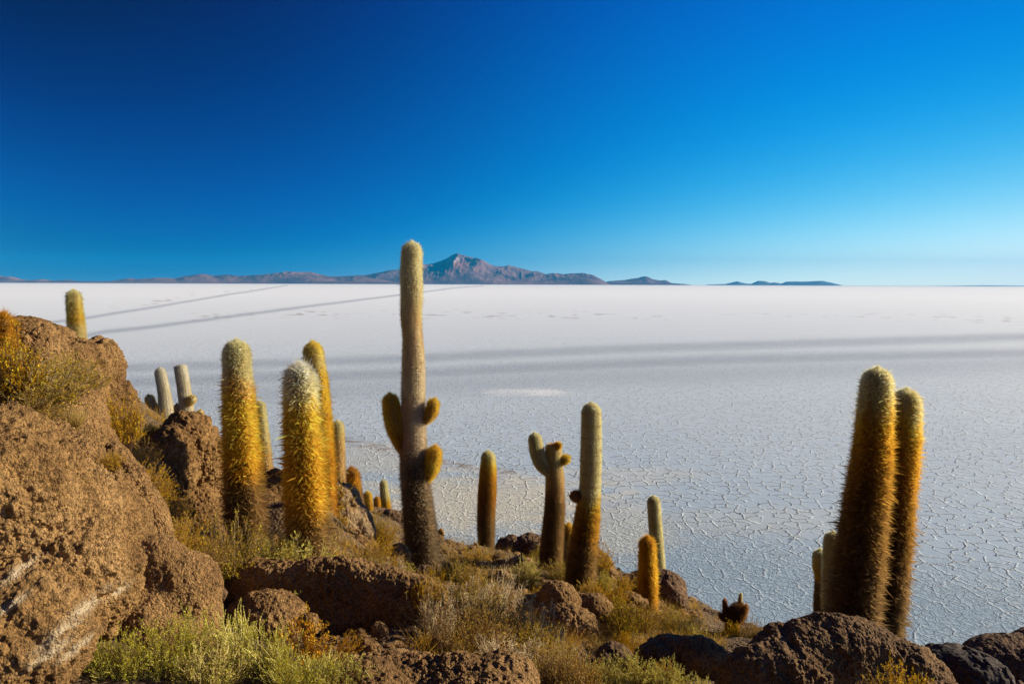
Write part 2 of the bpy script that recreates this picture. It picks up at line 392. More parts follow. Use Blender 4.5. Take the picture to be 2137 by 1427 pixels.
def mat_salt():
    m, t, out = newmat('cracked_salt_crust'); tc = nd(t, 'ShaderNodeTexCoord'); O = tc.outputs['Object']
    b = nd(t, 'ShaderNodeBsdfPrincipled'); b.inputs['Roughness'].default_value = 0.75; b.inputs['Specular IOR Level'].default_value = 0.25
    nz = nd(t, 'ShaderNodeTexNoise'); nz.inputs['Scale'].default_value = 0.9; nz.inputs['Detail'].default_value = 5; nz.inputs['Roughness'].default_value = 0.6; t.links.new(O, nz.inputs['Vector'])
    sub = nd(t, 'ShaderNodeVectorMath', operation='SUBTRACT'); t.links.new(nz.outputs['Color'], sub.inputs[0]); sub.inputs[1].default_value = (0.5, 0.5, 0.5)
    sc = nd(t, 'ShaderNodeVectorMath', operation='SCALE'); t.links.new(sub.outputs[0], sc.inputs[0]); sc.inputs['Scale'].default_value = 1.25
    ad = nd(t, 'ShaderNodeVectorMath', operation='ADD'); t.links.new(O, ad.inputs[0]); t.links.new(sc.outputs[0], ad.inputs[1])
    def cells(scale):
        v = nd(t, 'ShaderNodeTexVoronoi', feature='DISTANCE_TO_EDGE', voronoi_dimensions='2D'); v.inputs['Scale'].default_value = scale
        t.links.new(ad.outputs[0], v.inputs['Vector']); return v.outputs['Distance']
    e1 = cells(0.88); e2 = cells(1.9)
    r1 = ramp(t, [(0.0, 1.0), (0.025, 0.85), (0.085, 0.0)]); t.links.new(e1, r1.inputs[0])
    r2 = ramp(t, [(0.0, 1.0), (0.09, 0.0)]); t.links.new(e2, r2.inputs[0])
    # ridges break up along their length
    nb = nd(t, 'ShaderNodeTexNoise'); nb.inputs['Scale'].default_value = 0.55; nb.inputs['Detail'].default_value = 3; t.links.new(O, nb.inputs['Vector'])
    rb = ramp(t, [(0.38, 0.0), (0.60, 1.0)]); t.links.new(nb.outputs['Fac'], rb.inputs[0])
    nf = nd(t, 'ShaderNodeTexNoise'); nf.inputs['Scale'].default_value = 3.2; nf.inputs['Detail'].default_value = 6; nf.inputs['Roughness'].default_value = 0.72; t.links.new(O, nf.inputs['Vector'])
    nl = nd(t, 'ShaderNodeTexNoise'); nl.inputs['Scale'].default_value = 0.05; nl.inputs['Detail'].default_value = 6; nl.inputs['Roughness'].default_value = 0.6; t.links.new(O, nl.inputs['Vector'])
    A = {k: attr(t, k).outputs['Fac'] for k in ('grey', 'beige', 'white', 'brown', 'rough', 'rmid', 'far', 'far_pale')}
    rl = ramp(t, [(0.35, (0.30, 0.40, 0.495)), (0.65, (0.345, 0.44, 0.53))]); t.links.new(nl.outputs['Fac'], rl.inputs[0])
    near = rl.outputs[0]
    c = mixc(t, near, (0.97, 0.985, 0.985), A['far_pale'])
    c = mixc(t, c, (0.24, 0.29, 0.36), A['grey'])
    ridge = mth(t, 'MULTIPLY', r1.outputs[0], rb.outputs[0])
    keep = mth(t, 'SUBTRACT', 1.0, mth(t, 'MULTIPLY', A['rough'], 0.5))
    ridge = mth(t, 'MULTIPLY', ridge, keep)
    c = mixc(t, c, (0.70, 0.62, 0.47), mth(t, 'MULTIPLY', A['beige'], mth(t, 'ADD', 0.25, mth(t, 'MULTIPLY', nf.outputs['Fac'], 1.1)), True))
    c = mixc(t, c, (0.86, 0.87, 0.88), mth(t, 'MULTIPLY', ridge, 0.7))
    c = mixc(t, c, (0.86, 0.86, 0.85), A['white'])
    c = mixc(t, c, (0.30, 0.22, 0.15), mth(t, 'MULTIPLY', A['brown'], 0.8))
    t.links.new(c, b.inputs['Base Color'])
    h = mth(t, 'MULTIPLY', ridge, mth(t, 'ADD', 0.24, mth(t, 'MULTIPLY', A['rmid'], 0.10)))
    h2 = mth(t, 'MULTIPLY', r2.outputs[0], mth(t, 'MULTIPLY', A['rough'], 0.05))
    h3 = mth(t, 'MULTIPLY', nf.outputs['Fac'], mth(t, 'ADD', 0.012, mth(t, 'MULTIPLY', A['rough'], 0.20)))
    h = mth(t, 'ADD', mth(t, 'ADD', h, h2), h3)
    h = mth(t, 'MULTIPLY', h, mth(t, 'SUBTRACT', 1.0, A['far']))
    bp = nd(t, 'ShaderNodeBump'); bp.inputs['Strength'].default_value = 1.0; bp.inputs['Distance'].default_value = 1.0
    t.links.new(h, bp.inputs['Height']); t.links.new(bp.outputs[0], b.inputs['Normal'])
    t.links.new(b.outputs[0], out.inputs[0]); return m
ks = np.concatenate([[0.64, 0.85], np.arange(1.2, 330, 1.3), np.arange(331, 900, 4)])
rs = (17.0*F/ks)[::-1]
sa = np.radians(np.arange(-46, 46.001, 0.11)); sb = np.radians(np.arange(48, 313, 3.0))
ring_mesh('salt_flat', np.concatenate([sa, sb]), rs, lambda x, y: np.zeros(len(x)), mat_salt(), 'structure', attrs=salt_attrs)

# ------------------------------------------------------------------ far mountains
def mat_mountain(name, c1, c2, red=None, zred=900):
    m, t, out = newmat(name); tc = nd(t, 'ShaderNodeTexCoord'); O = tc.outputs['Object']
    b = nd(t, 'ShaderNodeBsdfDiffuse')
    n = nd(t, 'ShaderNodeTexNoise'); n.inputs['Scale'].default_value = 0.0006; n.inputs['Detail'].default_value = 9; n.inputs['Roughness'].default_value = 0.65; t.links.new(O, n.inputs['Vector'])
    r = ramp(t, [(0.4, c1), (0.6, c2)]); t.links.new(n.outputs['Fac'], r.inputs[0]); c = r.outputs[0]
    if red:
        a = attr(t, 'red'); c = mixc(t, c, red, a.outputs['Fac'])
        a2 = attr(t, 'pale'); c = mixc(t, c, (0.62, 0.52, 0.48), a2.outputs['Fac'])
    t.links.new(c, b.inputs['Color']); t.links.new(b.outputs[0], out.inputs[0]); return m

def range_mesh(name, prof, D, depth, mat, seed, rough=0.35, base=None, marks=None):
    xs = np.array([p[0] for p in prof], float); ys = np.array([p[1] for p in prof], float)
    pxs = np.arange(xs[0]-4, xs[-1]+4, 0.75)
    hz = lambda x: 590.0+ (x/W)*7.6
    prof_h = np.maximum(0, hz(pxs)-np.interp(pxs, xs, ys, left=hz(xs[0]), right=hz(xs[-1])))
    prof_h[pxs < xs[0]] = 0; prof_h[pxs > xs[-1]] = 0
    ns = 110; s = np.linspace(-1, 1, ns)
    PX, S = np.meshgrid(pxs, s)
    ang = np.arctan((PX-W/2)/F); R = (D+S*depth/2)
    x = R*np.tan(ang)*1.0; y = R+0*x
    hh = np.tile(prof_h, (ns, 1))/F*D*1.02
    n = ridged(np.stack([x.ravel()/2300, y.ravel()/3300, np.zeros(x.size)], 1), 6, seed, 0.55).reshape(x.shape)
    warp = fbm(np.stack([x.ravel()/5000, y.ravel()/5000, np.ones(x.size)], 1), 3, seed+5).reshape(x.shape)
    env = np.clip(1-np.abs(S)**1.25, 0, 1)
    # shift silhouettes sideways toward the foot so the spurs wander
    sh = np.array([np.interp(pxs+warp[i]*60*abs(s[i]), pxs, hh[i]) for i in range(ns)])
    z = sh*env*(1+rough*(n-0.25)*np.clip(np.abs(S)*3.2, 0, 1)*1.6)-1.0
    z = np.minimum(z, hh*(1+0.02*n)); z = np.where(env <= 0, -1.0, z)
    v = np.stack([x.ravel(), y.ravel(), z.ravel()], 1)
    na = len(pxs); i = np.arange(ns-1)[:, None]*na; j = np.arange(na-1)[None, :]
    q = np.stack([i+j, i+j+1, i+na+j+1, i+na+j], 2).reshape(-1, 4)
    at = None
    if marks:
        px, py, _ = proj(v); at = marks(px, py, v, n.ravel())
    o = mesh(name, v, q, mat, smooth=True, attrs=at); o['kind'] = 'structure'
    return o

def main_marks(px, py, v, n):
    q = fbm(v*np.array([1/700, 1/700, 1/300]), 4, 4)
    red = sstep(1.25, .6, np.hypot((px-957)/24, (py-556)/15)+q*0.7)*0.6
    red = np.maximum(red, 0.35*sstep(0.1, 0.5, q)*sstep(590, 560, py))
    pale = sstep(1.2, .6, np.hypot((px-948)/16, (py-542)/7)+q*0.8)*0.35
    pale = np.maximum(pale, 0.18*sstep(0.25, 0.6, fbm(v*np.array([1/1500, 1/3000, 1/500]), 4, 14)))
    return dict(red=red, pale=pale)
main_prof = [(600,591.5),(650,588),(700,579),(745,575),(760,575),(800,568),(835,563),(880,556),(905,551),(920,546),(935,539.5),(942,534.5),(948,532),(954,529.5),(961,532.5),(969,535),(985,540),(1000,545),(1015,551),(1030,556),(1050,557),(1062,554.5),(1080,559),(1110,567),(1120,566.5),(1140,573),(1160,571),(1175,573.5),(1190,571.5),(1215,571),(1235,575),(1250,582),(1265,590),(1275,595)]
left_prof = [(-260,574),(-100,571),(0,575),(15,578),(33,578),(50,583),(65,585),(95,583),(115,586),(145,584),(175,587),(230,587),(260,583),(275,581),(290,583),(330,580),(370,581),(385,577),(420,573),(430,573),(450,576),(475,574),(500,577),(540,575),(560,573),(585,570.5),(600,568),(620,569),(650,568),(670,573),(690,577),(720,576.5),(740,575.5),(760,578),(800,584),(830,591)]
MM = mat_mountain('volcanic_slopes', (0.13, 0.075, 0.085), (0.32, 0.18, 0.17), red=(0.45, 0.19, 0.12))
ML = mat_mountain('reddish_range', (0.15, 0.09, 0.10), (0.36, 0.19, 0.15))
MF = mat_mountain('distant_hills', (0.17, 0.22, 0.30), (0.20, 0.25, 0.33))  # pale blue base colour paints extra haze onto these hills
range_mesh('mountain', main_prof, 30000, 9000, MM, 31, 0.5, marks=main_marks)
range_mesh('mountain_range', left_prof, 26000, 4500, ML, 47, 0.6)
range_mesh('hill', [(1235,591),(1262,589),(1270,587),(1300,585),(1318,582),(1330,580.5),(1338,578),(1345,577),(1352,579),(1360,583),(1375,585.5),(1388,585),(1400,591),(1430,593.2),(1445,595.5)], 33000, 3500, MM, 52, 0.35, marks=lambda px, py, v, n: dict(red=np.zeros(len(px)), pale=np.zeros(len(px))))
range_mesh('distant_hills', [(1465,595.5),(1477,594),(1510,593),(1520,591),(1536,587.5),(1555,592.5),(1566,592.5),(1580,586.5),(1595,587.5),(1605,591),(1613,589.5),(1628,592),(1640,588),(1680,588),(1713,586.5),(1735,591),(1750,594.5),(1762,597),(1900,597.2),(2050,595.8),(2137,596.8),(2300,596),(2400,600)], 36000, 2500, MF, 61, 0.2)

# ------------------------------------------------------------------ boulders
def cube_sphere(N):
    g = np.tan(np.linspace(-1, 1, N+1)*math.pi/4); U, V = np.meshgrid(g, g); o = np.ones_like(U)
    fs = [(o, U, V), (-o, -U, V), (-U, o, V), (U, -o, V), (-V, U, o), (V, U, -o)]
    vs = np.concatenate([np.stack([a.ravel(), b.ravel(), c.ravel()], 1) for a, b, c in fs])
    n = N+1; i = np.arange(N)[:, None]*n; j = np.arange(N)[None, :]
    q = np.stack([i+j, i+j+1, i+n+j+1, i+n+j], 2).reshape(-1, 4)
    q = np.concatenate([q+k*n*n for k in range(6)])
    vs /= np.linalg.norm(vs, axis=1)[:, None]
    key = np.round(vs*1e5).astype(np.int64); _, idx, inv = np.unique(key, axis=0, return_index=True, return_inverse=True)
    return vs[idx], inv.ravel()[q], idx, vs
def _up(a, N):
    """bilinear upsampling of per-face grids (6,n,n,...) to N+1"""
    n = a.shape[1]; x = np.linspace(0, n-1, N+1); i = np.minimum(x.astype(int), n-2); f = (x-i)
    sh = (1, -1, 1)+(1,)*(a.ndim-3); f1 = f.reshape(sh); a = a[:, i]*(1-f1)+a[:, i+1]*f1
    sh = (1, 1, -1)+(1,)*(a.ndim-3); f2 = f.reshape(sh); return a[:, :, i]*(1-f2)+a[:, :, i+1]*f2
_CS = {}
def rock(label, lobes, N=150, seed=1, mat=None, k=0.10, nod=0.03, amp=0.5, lump=0.06, group=None, pale=None, name='boulder', sub=None, crease=0.0, sq=2.0):
    """lobes: (px, py, depth, rx_px, ry_px, depth_radius_in_rx) ellipsoids blended to one boulder"""
    mat = mat or M_ROCK
    if N not in _CS: _CS[N] = cube_sphere(N)
    dfine, faces, idx, _ = _CS[N]; NC = min(N, 44)
    if NC not in _CS: _CS[NC] = cube_sphere(NC)
    d0 = _CS[NC][3]
    cs, rr = [], []
    for (px, py, d, rx, ry, *rest) in lobes:
        rz = rest[0] if rest else 0.9
        cs.append(P(px, py, d)); s = d/F; rr.append((rx*s, rx*s*rz, ry*s))
    cs = np.array(cs); rr = np.array(rr); size = rr.max()
    cen = (cs*(rr.prod(1)[:, None])).sum(0)/rr.prod(1).sum()
    kk = k*rr.min(1).mean()
    def sdf(p):
        acc = None
        for c, r in zip(cs, rr):
            q = (np.abs((p-c)/r)**sq).sum(1)**(1/sq); e = (q-1)*r.min()
            if acc is None: acc = e
            else:
                h = np.clip(0.5+0.5*(e-acc)/kk, 0, 1); acc = e*(1-h)+acc*h-kk*h*(1-h)
        return acc
    lo = np.zeros(len(d0)); hi = np.full(len(d0), 3.2*size+np.linalg.norm(cs-cen, axis=1).max())
    # march outwards->inwards for the outer hit
    for _ in range(1):
        ts = np.linspace(0, 1, 28); last = np.zeros(len(d0))
        for tt in ts:
            m = sdf(cen+d0*(hi*tt)[:, None]) < 0; last = np.where(m, tt, last)
        lo = hi*last; hi = hi*np.minimum(1, last+1/27)
    for _ in range(9):
        mid = (lo+hi)/2; m = sdf(cen+d0*mid[:, None]) < 0
        lo = np.where(m, mid, lo); hi = np.where(m, hi, mid)
    p = cen+d0*lo[:, None]
    e = 0.01; g = np.stack([sdf(p+np.array(a)*e)-sdf(p-np.array(a)*e) for a in ((1, 0, 0), (0, 1, 0), (0, 0, 1))], 1)
    n1 = NC+1; lof = _up(lo.reshape(6, n1, n1), N).ravel()[idx]; g = _up(g.reshape(6, n1, n1, 3), N).reshape(-1, 3)[idx]
    p = cen+dfine*lof[:, None]; nrm = g/np.maximum(1e-9, np.linalg.norm(g, axis=1)[:, None])
    L = size
    big = fbm(p/(L*0.55)+seed*3.1, 4, seed)*lump*L*1.3 - np.maximum(0, ridged(p/(L*0.8)+seed, 3, seed+7)-0.62)*crease*L
    big += fbm(p/(L*0.16)+seed, 3, seed+70)*lump*L*0.35
    w1, _ = worley(p/nod+seed, seed+1); w2, _ = worley(p/(nod*2.3)+seed, seed+2)
    w3, cid = worley(p/(nod*0.55)+seed, seed+3)
    patch = 0.55+0.6*np.clip(fbm(p/(L*0.4)+9, 3, seed+5)+0.4, 0, 1)
    pit = np.clip(fbm(p/(nod*1.7)+4, 2, seed+6)*2.2, -1, 1)
    small = amp*nod*(0.70*(0.8-w1)*patch+0.6*(0.7-w2)+0.28*(0.7-w3)+0.60*pit*patch)
    p = p+nrm*(big+small)[:, None]
    at = dict(cell=cid, pale=(pale(p) if pale else np.zeros(len(p))))
    o = mesh(name, p, faces, mat, smooth=True, origin=cen, attrs=at)
    tag(o, label, 'boulder' if name != 'stone' else 'stone', group)
    return o

def pale_left(p):
    px, py, d = proj(p); m = np.zeros(len(p))
    for cx, cy, L, w in ((185,1262,55,11),(130,1318,60,12),(245,1235,26,8),(95,1370,60,9),(40,1190,40,9),(160,1352,45,8),(20,1265,40,7)):
        u = (px-cx)*.80-(py-cy)*.60; v = (px-cx)*.60+(py-cy)*.80
        m = np.maximum(m, 1.25*np.exp(-(u/L)**2-(v/w)**2))
    return m
# the big outcrop on the left
G_L = 'boulders of the outcrop on the left'
rock('tall sunlit brown boulder with a rounded knobbly shoulder, behind the yellow shrub at upper left',
     [(-60,790,6.2,130,125,.9),(45,800,6.4,115,138,.8),(125,830,6.6,90,128,.8),(165,790,6.8,62,84,.8),(205,795,7.0,52,84,.8),(238,850,7.1,44,70,.8),(170,880,6.7,75,90,.8),(215,770,7.05,38,66,.8)], 250, 11, k=0.16, group=G_L, lump=0.045, nod=0.028, amp=.9, crease=.3)
rock('small dark knobbly boulder peeping over the crest at the upper left edge',
     [(52,705,7.2,60,45,.8),(100,720,7.2,60,45,.8),(20,730,7.3,50,45)], 90, 12, k=0.3, group=G_L, nod=0.03)
rock('smooth rounded brown boulder between the yellow shrub and the curved dark crack',
     [(115,895,5.6,100,92,.8),(168,878,5.7,46,80,.8),(50,890,5.6,90,70)], 170, 13, k=0.3, group=G_L, lump=.03, nod=.024)
rock('low brown boulder below the curved dark crack, beside the straw tuft',
     [(196,950,5.9,50,75,.8),(235,985,5.9,38,62,.8),(150,960,5.6,60,60,.8)], 120, 14, k=0.3, group=G_L, lump=.04, nod=.024)
rock('huge near brown boulder with cream streaks filling the lower left corner',
     [(-70,1050,3.7,190,190,.9),(50,1050,4.1,130,150,.9),(70,1200,3.9,170,190,.9),(-20,1340,3.5,190,170,.9),(140,1090,4.5,105,140,.9),(175,1210,4.4,110,165,.9),(240,1130,4.9,72,115,.9),(268,1225,4.8,78,150,.9),(10,960,4.5,100,110,.9)],
     340, 15, mat=M_ROCKP, k=0.25, nod=0.026, amp=1.2, lump=.05, crease=.25, group=G_L, pale=pale_left)
rock('brown boulder shoulder stepping down between the streaked boulder and the straw tuft',
     [(150,1010,4.9,85,92,.9),(210,1045,5.0,66,80,.9),(80,960,4.9,90,80,.9)], 180, 51, k=.3, nod=.027, amp=1.0, lump=.06, crease=.3, group=G_L)
rock('brown boulder knob on the diagonal outcrop edge, left of the golden shrub over the gap',
     [(265,1040,5.2,50,75,.9),(235,990,5.3,45,62,.9)], 130, 52, k=.3, nod=.027, amp=.9, lump=.06, crease=.2, group=G_L)
rock('rounded brown boulder bulging right from the streaked one, above the green shrubs',
     [(365,1255,4.75,92,100,.8),(390,1215,4.8,70,62,.8),(325,1190,4.75,62,75,.9),(400,1300,4.7,58,80,.9),(300,1310,4.55,75,85,.9),(350,1350,4.5,80,60,.9)], 190, 16, k=0.3, nod=0.023, amp=.55, lump=.035, group=G_L)
rock('brown boulder shoulder under the golden tuft, left of the deep dark gap',
     [(290,1110,5.4,60,110,.8),(262,1030,5.5,50,75,.8),(325,1130,5.35,36,70,.8)], 130, 17, k=0.3, nod=0.024, lump=.04, group=G_L)
rock('big pointed brown boulder below the two pale cacti, left of the tallest pair',
     [(358,975,7.75,50,88,.8),(385,930,7.95,50,70,.8),(408,955,8.1,54,94,.8),(432,985,8.35,46,92,.8),(450,1010,8.6,32,84,.8),(400,1070,8.0,62,62)], 210, 18, k=0.22, nod=0.034, amp=.9, lump=.05, group=G_L, crease=.2)
rock('brown boulder filling the hollow under the pointed one, above the olive shrub',
     [(395,1140,7.1,48,42,.9),(440,1125,7.3,34,40,.9)], 110, 53, k=.25, nod=.03, lump=.06, crease=.2, group=G_L)
rock('brown boulder wedged behind the ridge, right of the foot of the bud-ringed thick cactus',
     [(560,1150,7.9,34,32,.9),(585,1160,7.8,28,26,.9)], 90, 54, k=.25, nod=.035, lump=.08, crease=.2, group=G_L)
rock('dark flat-topped block deep in the gap beside the golden tuft',
     [(318,965,7.8,40,26,.9),(300,1000,7.4,46,50,.8),(350,1000,7.6,24,50)], 70, 19, mat=M_ROCKD, k=0.3, nod=.05, group=G_L)
rock('small pale streaked block at the foot of the pointed boulder',
     [(425,1130,7.8,28,30,.8),(445,1155,7.6,24,26)], 60, 20, k=0.2, nod=.05, mat=M_ROCKP, group=G_L)
# middle ridge
G_M = 'boulders on the slope'
rock('long low dark ridge boulder with a gravelly lit crest in front of the big cacti',
     [(545,1270,6.6,75,105,.5),(620,1285,6.5,110,112,.38),(705,1275,6.5,90,112,.4),(780,1290,6.5,95,108,.4),(850,1302,6.45,75,100,.45),(900,1310,6.4,45,80,.6)], 280, 21, k=0.3, nod=0.026, amp=.75, lump=.05, group=G_M, sq=3.0)
rock('small boulder with lit nodules in front of the long ridge, behind the green shrubs',
     [(560,1290,5.6,78,56,.8),(505,1300,5.6,40,40)], 130, 22, k=0.3, nod=0.024, amp=.7, lump=.04, group=G_M)
rock('dark shaded boulder standing between the two thickest golden cacti',
     [(575,1065,9.6,48,88,.8),(560,1100,9.4,60,80),(620,1060,9.6,50,70)], 110, 23, k=0.3, nod=.04, group=G_M)
rock('steep lumpy boulder right of the white-capped cactus, with a pale patch on its face',
     [(700,1095,9.6,50,85,.8),(738,1112,9.7,42,66,.8),(688,1045,9.6,34,42,.8),(716,1056,9.8,38,50,.8)], 170, 24, k=0.18, nod=.045, lump=.06, group=G_M, crease=.3, mat=M_ROCKP, pale=lambda p: np.full(len(p), 0.4))
rock('rounded brown boulder at the foot of the steep lumpy one, beside the white-capped cactus',
     [(705,1150,8.6,45,48,.8),(748,1158,8.6,42,42,.8),(690,1175,8.4,40,40)], 120, 25, k=0.2, nod=.045, group=G_M, crease=.2)
rock('small boulder on the ridge top left of the tall cactus foot, beside dry grass',
     [(812,1180,8.8,34,30,.8),(832,1165,8.9,24,30)], 80, 26, k=0.2, nod=.045, group=G_M)
rock('dark block behind the row of tiny orange cacti, left of the tall armed cactus',
     [(805,1100,14,36,36,.9),(830,1115,14,34,45,.9),(780,1130,13.6,36,38)], 80, 27, mat=M_ROCKD, k=0.2, nod=.07, group=G_M)
rock('small dark stone at the foot of the tall armed cactus, on its right',
     [(885,1200,9.3,26,20,.9),(870,1208,9.3,20,16)], 60, 28, mat=M_ROCKD, k=0.3, nod=.04, group=G_M)
rock('low stones at the slope edge left of the lone orange cactus',
     [(962,1160,15.2,28,12,.9),(985,1165,15.2,22,10)], 50, 29, k=.3, nod=.08, group=G_M)
rock('dark craggy boulder between the lone orange cactus and the armed one',
     [(1070,1150,15,38,32,.8),(1105,1145,15,34,33,.8),(1050,1165,14.8,18,22),(1125,1165,14.6,30,32)], 110, 30, mat=M_ROCKD, k=.1, nod=.07, lump=.08, group=G_M, crease=.4)
rock('brown boulder right of the pale topped cactus foot, with yellow shrub on top',
     [(1252,1195,11.8,30,42,.8),(1268,1215,11.6,24,34,.8),(1245,1170,12,18,26)], 90, 31, k=.2, nod=.05, lump=.06, group=G_M, crease=.2)
rock('boulder with a flat top carrying the pale slender cactus',
     [(1385,1235,11.2,48,44,.8),(1400,1260,11,36,48,.8),(1335,1215,11.6,42,20,.8),(1375,1205,11.4,30,16,.8)], 140, 32, mat=M_ROCKD, k=.15, nod=.045, lump=.06, group=G_M, crease=.2)
rock('small dark boulder tumbling down right of the flat topped one',
     [(1450,1300,10.6,24,24,.8),(1462,1325,10.3,18,24)], 60, 33, mat=M_ROCKD, k=.15, nod=.05, group=G_M)
rock('low brown stone half in shade left of the single orange cactus foot',
     [(1315,1248,9.6,26,10,.9),(1335,1258,9.6,18,10)], 60, 34, k=.3, nod=.04, group=G_M)
rock('domed boulder with a shaded left flank, in front of the pale topped cactus',
     [(1165,1262,8.1,48,48,.8),(1120,1275,8.1,56,32,.8),(1185,1330,7.8,70,68,.8),(1150,1310,7.9,62,50,.8)], 190, 35, k=.18, nod=.03, amp=.6, lump=.03, group=G_M, crease=.12)
rock('slab-like boulder leaning on the right side of the domed one',
     [(1235,1290,8.2,50,52,.8),(1262,1330,8.1,36,62,.8),(1210,1265,8.3,28,26)], 140, 36, k=.2, nod=.032, lump=.03, group=G_M)
rock('round dark boulder in the shade below the slab, above the pale green shrub',
     [(1282,1378,7.0,40,36,.8),(1265,1395,6.9,30,30)], 90, 37, mat=M_ROCKD, k=.2, nod=.035, group=G_M)
rock('rounded lumpy boulder left of the largest dark boulder',
     [(1400,1378,6.7,66,52,.8),(1455,1385,6.6,66,55,.8),(1365,1400,6.6,50,60,.8),(1490,1395,6.6,44,44,.8)], 170, 38, k=.18, nod=.034, lump=.04, group=G_M, crease=.2)
rock('largest dark boulder at lower right, in front of the twin column cacti',
     [(1700,1420,5.8,150,125,.45),(1770,1400,5.9,105,112,.5),(1860,1440,5.8,110,100,.5),(1615,1450,5.6,125,105,.5),(1715,1345,6.0,68,58,.6),(1930,1465,5.7,70,65)], 280, 39, k=.3, nod=0.026, amp=.8, lump=.045, group=G_M, crease=.15, mat=M_ROCKR, sq=2.4)
rock('shaded brown boulder cut by the right edge of the picture',
     [(2110,1385,7.2,95,54,.8),(2060,1412,7.1,60,56,.8),(2190,1372,7.3,90,56,.8),(2130,1455,7.0,110,66)], 140, 40, mat=M_ROCKD, k=.15, nod=.035, lump=.04, group=G_M)
rock('smooth blackish flat rock at lower right, left of the shaded edge boulder',
     [(2000,1400,6.9,66,48,.8),(1965,1370,7.1,32,22,.8),(2040,1420,6.7,60,50)], 140, 41, mat=M_ROCKS, k=.15, nod=.05, amp=.35, lump=.07, crease=.3, sq=2.6, group=G_M)
rock('gravelly brown boulder at the bottom edge below the long ridge',
     [(860,1425,4.35,120,46,.7),(960,1432,4.35,90,62,.7),(1050,1415,4.4,72,50,.8),(1000,1460,4.2,130,60,.7),(770,1450,4.2,100,60)], 250, 42, k=.15, nod=.022, amp=.85, lump=.04, group=G_M, crease=.1)
rock('small reddish stone in the shade at the left end of the ridge',
     [(482,1300,5.9,18,14,.9)], 40, 43, mat=M_ROCKD, nod=.04, name='stone', group='loose stones in the gully')
rock('small flat rock at the left edge behind the orange spiny cactus', [(300,905,13.2,24,22,.9),(330,905,13.4,34,18)], 60, 44, nod=.06, group=G_L)
for i, (px, py, d, r, lab) in enumerate([
   (790,1312,5.4,15,'pointed grey-brown stone standing tallest in the shaded gully'),
   (758,1345,5.0,18,'squarish stone in the gully right of the orange flowered stems'),
   (775,1352,4.95,10,'small stone touching the right of the squarish one'),
   (645,1300,5.3,20,'pale grey stone half hidden behind the orange flowered stems'),
   (752,1322,5.3,9,'small brown stone between the pointed and squarish ones'),
   (915,1345,5.2,14,'reddish stone at the foot of the bare twig')]):
    rock(lab, [(px,py,d,r,r*.9,.9),(px+r*.3,py+r*.4,d,r*.9,r*.6,.9)], 36, 60+i, mat=M_ROCKP if i == 3 else M_ROCK, k=.1, nod=.05, lump=.16, amp=.3, name='stone', group='loose stones in the gully')

for i, (px, py, d, rx, ry, lab, mt) in enumerate([
   (758,1195,9.9,24,20,'squat brown rock between the white-capped cactus foot and the tall armed cactus',M_ROCK),
   (790,1235,8.2,30,18,'flat brown rock behind the ridge crest under the dry spiky grass',M_ROCK),
   (798,1150,11.5,30,26,'angular brown rock in the bushes left of the tall armed cactus trunk',M_ROCK),
   (832,1130,12.2,26,30,'dark rock touching the left edge of the tall armed cactus trunk',M_ROCKD),
   (845,1178,10.6,22,24,'brown rock just left of the tall armed cactus foot',M_ROCK),
   (1010,1175,13.4,22,12,'low rock between the golden shrubs beside the lone cactus foot',M_ROCK),
   (975,1240,9.0,26,12,'rock half sunk among gold bushes above the dry thicket',M_ROCKD),
   (1062,1225,9.6,24,12,'dark low rock left of the silvery shrub',M_ROCKD),
   (1145,1212,10.6,26,12,'pinkish flat rock in front of the armed cactus foot',M_ROCK),
   (1290,1215,11.6,26,16,'rock at the salt edge left of the flat topped boulder',M_ROCKD),
   (1420,1325,8.6,30,18,'brown rock among shrubs right of the single orange cactus',M_ROCK),
   (1478,1335,9.4,26,14,'small rock at the slope edge left of the dead stump',M_ROCKD),
   (1240,1352,7.6,30,20,'small rock below the slab boulder in the dark cleft',M_ROCKD),
   (730,1205,8.9,26,16,'brown rock behind the ridge right of the white-capped cactus foot',M_ROCK),
   (600,1150,8.6,22,18,'rock in shade between the two thick golden cacti feet',M_ROCKD),
   (455,1090,8.3,24,30,'shaded block at the right foot of the pointed boulder',M_ROCKD),
   (430,1230,6.2,30,22,'dark stone under the twiggy shrub left of the olive one',M_ROCKD)]):
    rock(lab, [(px,py,d,rx,ry,.9),(px+rx*.5,py+ry*.35,d-.05,rx*.8,ry*.7,.9),(px-rx*.6,py+ry*.4,d,rx*.6,ry*.6,.9)], 64, 80+i, mat=mt, k=.15, nod=.045, lump=.12, crease=.3, group=G_M)

